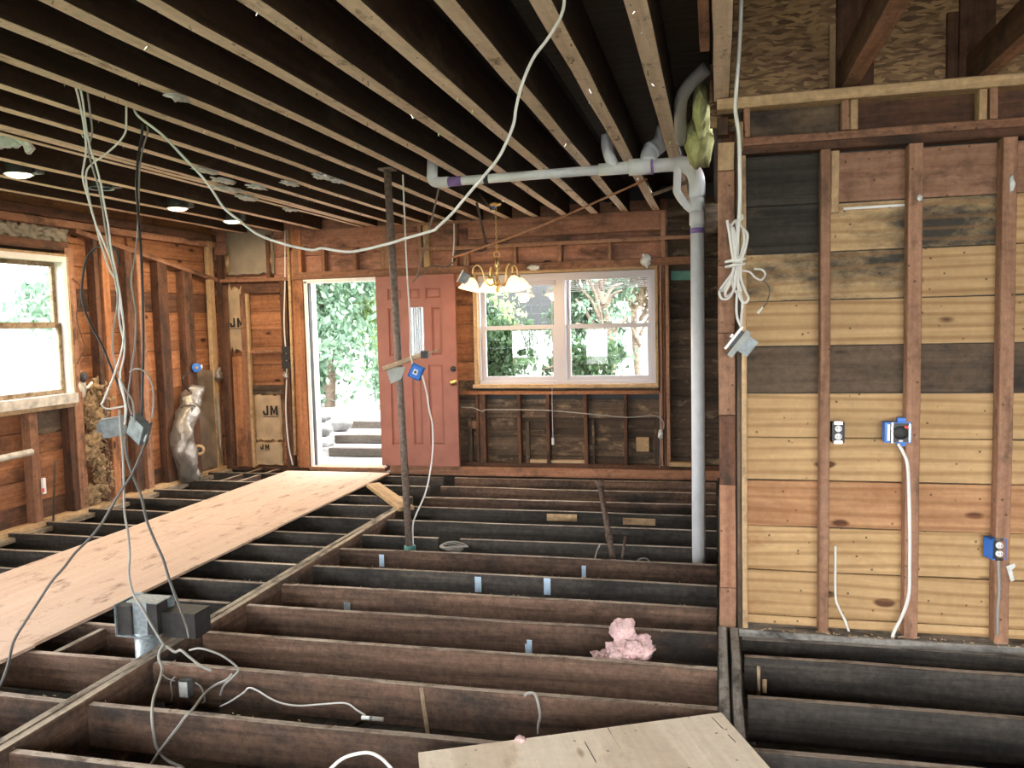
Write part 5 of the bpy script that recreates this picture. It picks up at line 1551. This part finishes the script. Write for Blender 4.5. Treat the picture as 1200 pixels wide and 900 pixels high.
MB().lathe([(0.0, 0.01), (0.009, 0.008), (0.01, 0.0)], Matrix.Translation((sbc.x + 0.032, sbc.y - 0.012, sbc.z + 0.03)) @ Matrix.Rotation(math.pi / 2, 4, 'X'), 10).build('red_cap', 'red_plastic', sw, True)
MB().box((sbc.x + 0.0, sbc.y - 0.009, sbc.z - 0.044), (sbc.x + 0.018, sbc.y - 0.005, sbc.z - 0.034)).build('sticker', 'plaster_scrap', sw)
cable('cable', 'white cable running down from the wide blue box to the floor plate', [at(1052, 520, y=YR), at(1057, 528, y=YR - 0.006), at(1063, 542, y=YR - 0.008), at(1065, 570, y=YR - 0.008), at(1066, 620, y=YR - 0.008), at(1066, 680, y=YR - 0.008), at(1064, 702, y=YR - 0.006), at(1057, 722, y=YR), at(1047, 742, y=YR - 0.02), at(1046, 750, y=YR + 0.02)], 0.0085, 'white_cable')
cable('cable', 'white cable bent out at the foot of the first stud', [at(979, 640, y=YR + 0.02), at(979, 695, y=YR + 0.02), at(983, 712, y=YR), at(990, 726, y=YR - 0.02), at(995, 740, y=YR - 0.03)], 0.006, 'white_cable')
cable('cable', 'grey twisted cable hanging below the lowest blue outlet box', [at(1170, 657, y=YR - 0.01), at(1171, 690, y=YR - 0.008), at(1169, 720, y=YR - 0.008), at(1169, 744, y=YR - 0.01)], 0.007, 'grey_cable')
o = thing('tape_tab', 'torn grey tape hanging by the lowest blue outlet box', 'tape', at(1183, 668, y=YR - 0.01))
tp = [(1179, 664), (1189, 660), (1190, 664), (1186, 668), (1189, 680), (1185, 682)]
fr_ = [at(u, v, y=YR - 0.012) for u, v in tp]
n_ = len(fr_)
MB().add(fr_ + [q + V((0, 0.004, 0)) for q in fr_], [tuple(range(n_ - 1, -1, -1)), tuple(range(n_, 2 * n_))] + [(i, (i + 1) % n_, n_ + (i + 1) % n_, n_ + i) for i in range(n_)]).build('strip', 'plaster_scrap', o)

# ---- bundled cable and switch hanging at the post
CYD = 4.22
wcb = thing('bundled_cable', 'white extension cable looped and tied in a bundle hanging in front of the corner post', 'cable', at(862, 300, y=CYD))


def cp_(px, dy=0.0):
    return [at(u, v, y=CYD + dy + 0.012 * math.sin(i * 1.7)) for i, (u, v) in enumerate(px)]


MB().tube(spline([V((at(869, -25, y=3.95).x, 3.94, 3.352)), at(869, -25, y=3.95), at(868, 20, y=3.98), at(866, 60, y=4.02), at(863, 105, y=4.08), at(862, 130, y=4.12), at(866, 160, y=4.16), at(867, 200, y=4.19), at(867, 240, y=4.21), at(865, 270, y=4.22), at(862, 300, y=4.22)], 6), 0.0095, 8).build('drop', 'white_cable', wcb, True)
loops = ([(852, 258), (855, 275), (857, 290), (860, 310), (857, 325), (849, 338), (843, 342), (846, 350), (854, 349), (860, 338), (863, 315)],
         [(857, 265), (861, 259), (866, 258), (870, 256), (870, 252)],
         [(857, 262), (859, 280), (862, 300), (864, 320), (860, 340), (852, 347), (850, 343), (857, 325), (861, 305), (862, 280), (859, 266)],
         [(870, 267), (876, 275), (874, 290), (869, 305), (868, 325), (873, 340), (877, 350), (872, 355), (866, 345), (865, 320), (866, 300)],
         [(866, 262), (871, 270), (872, 285), (867, 302), (864, 325), (868, 341), (862, 342), (858, 330), (861, 308)],
         [(863, 260), (865, 280), (864, 300), (859, 318), (847, 335), (845, 339), (851, 340), (861, 322)],
         [(864, 340), (863, 360), (864, 372), (868, 382)],
         [(867, 340), (870, 355), (869, 370), (868, 384)])
for i, lp in enumerate(loops):
    MB().tube(spline(cp_(lp, -0.015 + 0.006 * i), 6), 0.0065, 8).build('loop', 'white_cable', wcb, True)
tc_ = at(862, 308, y=CYD)
for zz in (0.012, -0.012):
    MB().tube([tc_ + V((0.045 * math.cos(a), 0.035 * math.sin(a), zz + 0.006 * math.cos(a))) for a in [k * math.pi / 8 for k in range(17)]], 0.007, 8, cap=False).build('tie_wrap', 'white_cable', wcb, True)
MB().tube(spline(cp_([(870, 317), (879, 319), (885, 325), (892, 328), (897, 322), (893, 316), (884, 315)], -0.02), 6), 0.005, 8).build('tail', 'white_cable', wcb, True)
MB().tube(spline(cp_([(893, 328), (899, 333), (902, 342), (898, 355), (893, 362)], -0.02), 6), 0.0028, 6).build('bare_wire', 'dark_cable', wcb, True)
MB().tube(cp_([(894, 360), (888, 367)], -0.02), [0.004, 0.008], 8).build('wire_nut', 'outlet_white', wcb, True)
# the switch on its end
sc_ = at(869, 402, y=CYD)
hs_ = thing('hanging_switch', 'grey metal box with white switch plate dangling from the bundled cable', 'switch', sc_)
Rm = Matrix.Translation(sc_) @ Euler((0, math.radians(38), 0)).to_matrix().to_4x4()
MB().box((-0.005, -0.028, -0.045), (0.05, 0.028, 0.045), mat=Rm @ Matrix.Translation((0.01, 0, 0.005))).build('box_body', 'galvanised_box', hs_)
MB().box((-0.022, -0.036, -0.085), (0.006, 0.036, 0.065), mat=Rm).build('box_flange', 'grey_plate', hs_)
MB().box((-0.052, -0.034, -0.07), (-0.04, 0.034, 0.066), mat=Rm).build('switch_plate', 'outlet_white', hs_)
MB().box((-0.065, -0.008, -0.01), (-0.05, 0.008, 0.01), mat=Rm).build('toggle', 'outlet_white', hs_)
MB().box((-0.042, -0.012, -0.05), (-0.02, 0.012, 0.05), mat=Rm).build('switch_body', 'dark_plastic', hs_)

# ---- things against the left and far wall
def bold_letters(parent, cx_, y, cz_, h, strokes=True):
    """the two bold black letters J M printed on the paper facing, with the thin rule under them"""
    w = h * 0.62
    b = h * 0.21

    def quad(name, pts):
        vs_ = [(cx_ + px_, y, cz_ + pz_) for px_, pz_ in pts] + [(cx_ + px_, y + 0.0015, cz_ + pz_) for px_, pz_ in pts]
        n0 = len(pts)
        return vs_, [tuple(range(n0)), tuple(range(2 * n0 - 1, n0 - 1, -1))] + [(k0, n0 + k0, n0 + (k0 + 1) % n0, (k0 + 1) % n0) for k0 in range(n0)]
    x0 = -w * 1.1
    jb_ = MB()
    jb_.add(*quad('j', [(x0 + w - b, h / 2), (x0 + w - b, -h / 2 + b), (x0 + b * 1.1, -h / 2 + b), (x0 + b * 0.9, -h / 2 + b * 2.2), (x0 - b * 0.2, -h / 2 + b * 2.2), (x0 + b * 0.2, -h / 2), (x0 + w - b * 0.3, -h / 2), (x0 + w, -h / 2 + b * 0.5), (x0 + w, h / 2)]))
    jb_.build('printed_letter', 'print_ink', parent)
    x1 = 0.02
    ww = w * 1.35
    mbm = MB()
    mbm.add(*quad('m', [(x1, -h / 2), (x1 + b, -h / 2), (x1 + b, h * 0.12), (x1 + ww / 2 - b * 0.3, -h * 0.35), (x1 + ww / 2 + b * 0.3, -h * 0.35), (x1 + ww - b, h * 0.12), (x1 + ww - b, -h / 2), (x1 + ww, -h / 2), (x1 + ww, h / 2), (x1 + ww - b, h / 2), (x1 + ww / 2, -h * 0.05), (x1 + b, h / 2), (x1, h / 2)][::-1]))
    mbm.build('printed_letter', 'print_ink', parent)
    MB().add(*quad('r', [(x0, -h * 0.68), (x1 + ww, -h * 0.68), (x1 + ww, -h * 0.62), (x0, -h * 0.62)])).build('printed_rule', 'print_ink', parent)


def batt(name, label, x0, x1, z0, z1, y, mat, seed, group='paper faced insulation batts', ragged=0.02):
    """paper faced batt: a bulging, creased sheet with thickness"""
    rnd = random.Random(seed)
    t = thing(name, label, 'insulation', ((x0 + x1) / 2, y, z0), group)
    nx_, nz_ = 9, 14
    vs, fs = [], []
    for layer in (0, 1):
        for i in range(nx_ + 1):
            for k in range(nz_ + 1):
                fx_, fz_ = i / nx_, k / nz_
                ex = ragged * noise.noise(V((seed, fz_ * 6, 0))) if i in (0, nx_) else 0
                ez = ragged * 1.5 * noise.noise(V((fx_ * 7, seed, 1))) if k in (0, nz_) else 0
                bul = 0.03 * math.sin(math.pi * fx_) * (0.6 + 0.4 * math.sin(math.pi * fz_)) + 0.012 * noise.noise(V((fx_ * 3, fz_ * 4, seed)))
                vs.append((x0 + (x1 - x0) * fx_ + ex, y - bul if layer == 0 else y + 0.03, z0 + (z1 - z0) * fz_ + ez))
    st = (nx_ + 1) * (nz_ + 1)
    for i in range(nx_):
        for k in range(nz_):
            a_ = i * (nz_ + 1) + k
            fs.append((a_, a_ + nz_ + 1, a_ + nz_ + 2, a_ + 1))
            fs.append((st + a_ + 1, st + a_ + nz_ + 2, st + a_ + nz_ + 1, st + a_))
    for i in range(nx_):
        for k in (0, nz_):
            a_ = i * (nz_ + 1) + k
            fs.append((a_, a_ + nz_ + 1, st + a_ + nz_ + 1, st + a_))
    for k in range(nz_):
        for i in (0, nx_):
            a_ = i * (nz_ + 1) + k
            fs.append((a_, a_ + 1, st + a_ + 1, st + a_))
    MB().add(vs, fs).build('paper_face', mat, t, True)
    return t


YB = YF + 0.045
b_ = batt('insulation_batt', 'grey paper faced batt in the corner above the lintel', fx(263, 295), fx(318, 295), fz(290, 321), fz(290, 268), YB, 'grey_paper_facing', 3)
lump('wool_edge', (fx(264, 300), YB, fz(264, 308)), (0.03, 0.03, 0.12), 'brown_wool', b_, seed=21, sub=3, amp=0.4)
lump('wool_edge', (fx(315, 300), YB, fz(315, 305)), (0.02, 0.03, 0.12), 'brown_wool', b_, seed=22, sub=3, amp=0.4)
b_ = batt('insulation_batt', 'torn paper faced batt with black letters in the narrow corner bay', fx(264, 370), fx(284, 370), fz(275, 410), fz(275, 337), YB, 'paper_facing', 4, ragged=0.06)
bold_letters(b_, fx(276, 378), YB - 0.045, fz(276, 378), 0.105)
b_ = batt('insulation_batt', 'upper paper faced batt with large black letters beside the doorway', fx(296, 490), fx(328, 490), fz(312, 516), fz(312, 463), YB, 'paper_facing', 5)
bold_letters(b_, fx(315, 481), YB - 0.046, fz(314, 481), 0.11)
b_ = batt('insulation_batt', 'lower paper faced batt standing on the plate beside the doorway', fx(295, 530), fx(329, 530), fz(312, 545), fz(312, 519), YB, 'paper_facing', 6)
bold_letters(b_, fx(309, 523), YB - 0.046, fz(311, 523.5), 0.06)

# conduit, cables and black clips between batt and door frame
o = thing('conduit_pole', 'slim pale wooden pole leaning beside the doorway', 'pole', at(346, 532, y=YF - 0.03))
MB().tube([at(346, 533, y=YF - 0.04), at(337, 268, y=YF - 0.02)], 0.016, 10).build('shaft', 'tan_stud', o, True)
cable('cable', 'white cable hanging down between the batts and the doorway pole', [at(334, 270, y=YF), at(334, 330, y=YF), at(333, 380, y=YF), at(336, 430, y=YF - 0.01), at(335, 480, y=YF - 0.01), at(338, 520, y=YF - 0.01), at(343, 545, y=YF - 0.02)], 0.008, 'white_cable')
o = thing('hose_clamp', 'black strapped fitting on the stud beside the doorway', 'fitting', at(335, 430, y=YF - 0.02))
for v0, v1 in ((406, 414), (415, 422), (423, 432)):
    a_, b__ = at(331, v1, y=YF - 0.02), at(341, v0, y=YF - 0.02)
    MB().box((a_.x, YF - 0.035, a_.z), (b__.x, YF - 0.005, b__.z)).build('strap', 'black_rubber', o)
lump('tape_tuft', at(335, 440, y=YF - 0.02), (0.03, 0.02, 0.04), 'foil', o, seed=31, sub=3, amp=0.7)

# foil wrapped duct in the left bay
fd = thing('foil_duct', 'crumpled foil wrapped duct standing against the side wall near the corner', 'duct', at(215, 545, x=XL + 0.05))
pts = [at(228, 455, x=XL + 0.02), at(222, 475, x=XL + 0.04), at(217, 490, x=XL + 0.06), at(212, 520, x=XL + 0.06), at(217, 545, x=XL + 0.05), at(222, 560, x=XL + 0.04)]
pp = spline(pts, 7)
o = MB().tube(pp, [0.06 + 0.055 * math.sin(math.pi * min(1, 0.1 + 0.7 * i / len(pp))) for i in range(len(pp))], 20).build('foil_sleeve', 'foil', fd, True)
for v in o.data.vertices:
    v.co += V((1, 1, 1)) * 0 + V((1, 1, 0)) * 0.06 * noise.noise(V((v.co.x * 14, v.co.y * 14, v.co.z * 5)) + V((3, 1, 7)))
tube('tie_wire', [at(212, 478, x=XL + 0.13), at(218, 475, x=XL + 0.16), at(228, 476, x=XL + 0.15), at(235, 483, x=XL + 0.1)], 0.006, 'black_cable', fd, n=5)
MB().lathe([(0.03, 0.0), (0.06, 0.0), (0.06, 0.04), (0.03, 0.04), (0.03, 0.0)], Matrix.Translation(at(233, 528, x=XL + 0.12)) @ Euler((1.2, 0.4, 0.6)).to_matrix().to_4x4(), 16).build('end_ring', 'tan_stud', fd, True)
MB().lathe([(0.0, -0.005), (0.03, -0.005), (0.03, 0.03), (0.0, 0.03)], Matrix.Translation(at(233, 528, x=XL + 0.12)) @ Euler((1.2, 0.4, 0.6)).to_matrix().to_4x4(), 14).build('end_hole', 'dark_plastic', fd, True)
fs_ = thing('foil_sheet', 'dusty foil sheet standing in the corner bay of the side wall', 'insulation', at(248, 545, x=XL - 0.03))
y0_, y1_ = ly(233, 500), ly(256, 500)
vs, fs = [], []
for layer in (0, 1):
    for i in range(11):
        for k in range(15):
            yy = y0_ + (y1_ - y0_) * i / 10; zz = 0.03 + 1.12 * k / 14
            vs.append((XL - 0.03 + layer * -0.01 + 0.02 * noise.noise(V((yy * 6, zz * 3, 5))) + (0.02 if i > 8 else 0), yy, zz + (0.05 * noise.noise(V((yy * 9, 3, 3))) if k == 14 else 0)))
for layer in (0, 1):
    for i in range(10):
        for k in range(14):
            a_ = layer * 165 + i * 15 + k
            fs.append((a_, a_ + 15, a_ + 16, a_ + 1) if layer == 0 else (a_ + 1, a_ + 16, a_ + 15, a_))
for i in range(10):
    a_ = i * 15 + 14
    fs.append((a_, a_ + 15, a_ + 165 + 15, a_ + 165))
MB().add(vs, fs).build('sheet', 'dusty_foil', fs_, True)
lump('foil_fold', at(256, 439, x=XL + 0.02), (0.04, 0.05, 0.07), 'foil', fs_, seed=41, sub=3, amp=0.6)
lump('foil_edge', at(257, 500, x=XL + 0.01), (0.015, 0.02, 0.34), 'foil', fs_, seed=42, sub=4, amp=0.5)
# blue box on the side wall stud
c_ = at(229, 431, x=XL + 0.03)
o = thing('outlet_box', 'round dark blue box on the side wall stud above the foil duct', 'electrical box', c_)
Mx = Matrix.Translation(c_) @ Euler((math.pi / 2, 0, math.radians(50))).to_matrix().to_4x4()
MB().lathe([(0.0, 0.0), (0.05, 0.0), (0.05, 0.04), (0.046, 0.045), (0.0, 0.04)], Mx, 16).build('box_shell', 'blue_plastic', o, True)
MB().lathe([(0.0, 0.046), (0.018, 0.046), (0.02, 0.04)], Mx, 10).build('knockout', 'driftwood', o, True)
lump('label_tag', at(236, 430, x=XL + 0.06), (0.012, 0.02, 0.03), 'plaster_scrap', o, seed=44, sub=2)
cable('cable', 'black cable bowing from the round blue box down to the foil duct', [at(224, 436, x=XL + 0.05), at(216, 440, x=XL + 0.07), at(214, 448, x=XL + 0.07), at(221, 458, x=XL + 0.04)], 0.009, 'black_cable')

# brown wool in the bay beside the window
bw = thing('brown_insulation', 'matted brown insulation slumped in the bay beside the side window', 'insulation', at(108, 590, x=XL - 0.03))
rnd = random.Random(5)
for i in range(13):
    u = rnd.uniform(102, 124); v = 455 + i * 10.5
    lump('wool_clump', at(u, v, x=XL - 0.045), (0.045, rnd.uniform(0.07, 0.12), rnd.uniform(0.06, 0.10)), 'brown_wool', bw, seed=50 + i, sub=4, amp=0.7, freq=2.4)
ft = MB()
for i in range(260):
    p = at(rnd.uniform(98, 130), rnd.uniform(455, 588), x=XL - 0.005)
    q = p + V((rnd.uniform(0, .03), rnd.uniform(-.05, .05), rnd.uniform(-.05, .05)))
    ft.tube([p, (p + q) / 2 + V((.012, 0, 0)), q], 0.003, 4, cap=False)
tag(ft.build('wool_fibres', 'brown_wool', bw), 'loose straw-like fibres', kind='stuff')
# boxes, plaster and wires near the window corner
o = thing('outlet_box', 'dark socket with white lever on the plaster patch beside the side window', 'electrical box', at(99, 443, x=XL))
lump('socket', at(98, 442, x=XL), (0.02, 0.045, 0.05), 'dark_plastic', o, seed=71, sub=3, amp=0.2)
board('lever', at(102, 455, x=XL + 0.03), at(108, 448, x=XL + 0.03), 0.02, 0.015, 'outlet_white', o)
tag(lump('plaster_patch', at(95, 452, x=XL - 0.01), (0.012, 0.06, 0.13), 'dirty_paint', None, seed=72, sub=3, amp=0.4), 'pale plaster patch at the lower corner of the side window', 'plaster')
cable('cable', 'thin brown wire curling on the side wall beside the window', [at(85, 326, x=XL + 0.01), at(93, 335, x=XL + 0.01), at(93, 352, x=XL + 0.01), at(90, 372, x=XL + 0.01), at(96, 395, x=XL + 0.01), at(99, 408, x=XL + 0.01), at(90, 427, x=XL + 0.01)], 0.004, 'rusty_iron')
o = thing('wall_pipe', 'short horizontal pale pipe on the side wall under the window', 'pipe', at(20, 533, x=XL + 0.05))
MB().tube([at(-25, 543, x=XL + 0.03), at(37, 529.5, x=XL + 0.03)], 0.028, 14).build('tube', 'dirty_paint', o, True)
o = thing('wall_rod', 'thin dark rod standing against the side wall below the window', 'rod', at(62, 622, x=XL + 0.03))
MB().tube([at(62, 622, x=XL + 0.03), at(65, 541, x=XL + 0.02), at(68, 540, x=XL + 0.02)], 0.009, 8).build('shaft', 'rusty_iron', o, True)
o = thing('wire_tester', 'small white tag with red spot on the side wall stud below the window', 'tag', at(51, 570, x=XL + 0.02))
MB().box(tuple(at(49, 579, x=XL + 0.01)), tuple(at(53.5, 560, x=XL + 0.03))).build('card', 'outlet_white', o)
MB().box(tuple(at(49.5, 577, x=XL + 0.026)), tuple(at(52, 572, x=XL + 0.034))).build('red_spot', 'red_plastic', o)
# cable stapled along the studs below the far window
cable('cable', 'thin pale cable strung through the studs under the far window', [at(540, 477, y=YF - 0.012), at(555, 478, y=YF - 0.012), at(565, 482, y=YF - 0.012), at(575, 480, y=YF - 0.012), at(640, 481, y=YF - 0.012), at(690, 485, y=YF - 0.012), at(735, 489, y=YF - 0.012), at(765, 487, y=YF - 0.012), at(776, 492, y=YF - 0.012), at(778, 500, y=YF - 0.012), at(773, 508, y=YF - 0.012)], 0.006, 'grey_cable')
tag(lump('cable_knot', at(774, 509, y=YF - 0.02), (0.022, 0.015, 0.045), 'plaster_scrap', None, seed=90, sub=3, amp=0.6), 'white knot of cord hanging at the lower corner of the far window', 'cord')
for i, (u, v, lb) in enumerate(((626, 314, 'smaller plaster lump stuck on the lintel over the far window'), (757, 305, 'larger white plaster lump on the lintel above the window corner'))):
    tag(lump('plaster_lump', at(u, v, y=YF - 0.02), (0.06 - 0.01 * i, 0.025, 0.03 + 0.03 * i), 'plaster_scrap', None, seed=91 + i, sub=3, amp=0.5), lb, 'plaster', 'plaster lumps on the lintel')
# small metal box hanging by the chandelier
c_ = at(544, 326, y=7.45)
o = junction_box('junction_box', 'small tilted metal box hanging beside the chandelier', c_, (0.085, 0.05, 0.10), Euler((0, 0.5, 0.4)).to_matrix().to_4x4(), None, holes=False)
MB().box((-0.05, -0.035, -0.06), (-0.04, 0.03, 0.06), mat=Matrix.Translation(c_) @ Euler((0, 0.5, 0.4)).to_matrix().to_4x4()).build('cover_plate', 'outlet_white', o)
tube('hanging_wire', [at(545, 318, y=7.45), at(547, 300, y=7.4), at(545, 294, y=7.35)], 0.004, 'dark_cable', o, sides=6)
cable('cable', 'dark cable hanging from the drain elbow down over the red door', lerp_path([(515, 216), (510, 240), (504, 265), (498, 290), (492, 312), (488, 326)], 5.8, 7.6), 0.007, 'dark_cable')
cable('cable', 'dark cable swagging from the red door top to the hooked pipe', lerp_path([(484, 330), (492, 322), (505, 312), (520, 313), (530, 308), (533, 302)], 8.2, 7.3), 0.006, 'dark_cable')
cable('cable', 'white cable stub hanging between the cripple studs above the red door', [at(532, 262, y=YF - 0.02), at(532, 285, y=YF - 0.02), at(530, 311, y=YF - 0.02)], 0.008, 'white_cable')
tag(lump('blue_tape', at(578, 240, y=7.7), (0.05, 0.02, 0.03), 'blue_plastic', None, seed=95, sub=3, amp=0.5), 'dab of blue tape on a joist above the chandelier', 'tape')
# crawl space debris
rnd = random.Random(11)
dbm = MB()
for i in range(240):
    x, y = rnd.uniform(-5, 3.2), rnd.uniform(2.3, 8)
    a_ = rnd.uniform(0, 3.14); l_ = rnd.uniform(0.05, 0.28)
    M_ = Matrix.Translation((x, y, -0.70)) @ Euler((rnd.uniform(-.2, .2), rnd.uniform(-.2, .2), a_)).to_matrix().to_4x4()
    dbm.box((-l_, -0.015, -0.01), (l_, 0.015, 0.01), mat=M_)
tag(dbm.build('crawl_space_debris', 'floor_joist_wood'), 'scattered dark wood scraps on the soil below the joists', 'debris', kind='stuff')
chp = MB()
for i in range(300):
    y = rnd.choice(ys[:8]) + rnd.uniform(0.004, 0.04)
    x = rnd.uniform(-3.2, 0.0)
    M_ = Matrix.Translation((x, y, 0.004)) @ Euler((rnd.uniform(-.3, .3), rnd.uniform(-.3, .3), rnd.uniform(0, 3.14))).to_matrix().to_4x4()
    l_ = rnd.uniform(0.002, 0.008)
    chp.box((-l_, -0.0018, -0.0015), (l_, 0.0018, 0.0015), mat=M_)
for i in range(110):
    M_ = Matrix.Translation((rnd.uniform(0.2, 3), YR - rnd.uniform(0.0, 0.05), -0.004)) @ Euler((0, 0, rnd.uniform(0, 3.14))).to_matrix().to_4x4()
    l_ = rnd.uniform(0.003, 0.014)
    chp.box((-l_, -0.003, -0.002), (l_, 0.003, 0.003), mat=M_)
tag(chp.build('wood_chips', 'driftwood'), 'tiny wood chips and plaster crumbs on the joist edges', 'debris', kind='stuff')
# stubs of pipe in the right-hand floor bay
for i, (u, v0, v1, r_) in enumerate(((889, 815, 781, 0.008), (896, 812, 796, 0.01))):
    tag(MB().tube([at(u, v0, y=3.78), at(u, v1, y=3.80)], r_, 8).build('pipe_stub', 'driftwood', None, True), ['taller thin stub standing in the first bay right of the beam', 'shorter thick stub standing in the first bay right of the beam'][i], 'pipe')
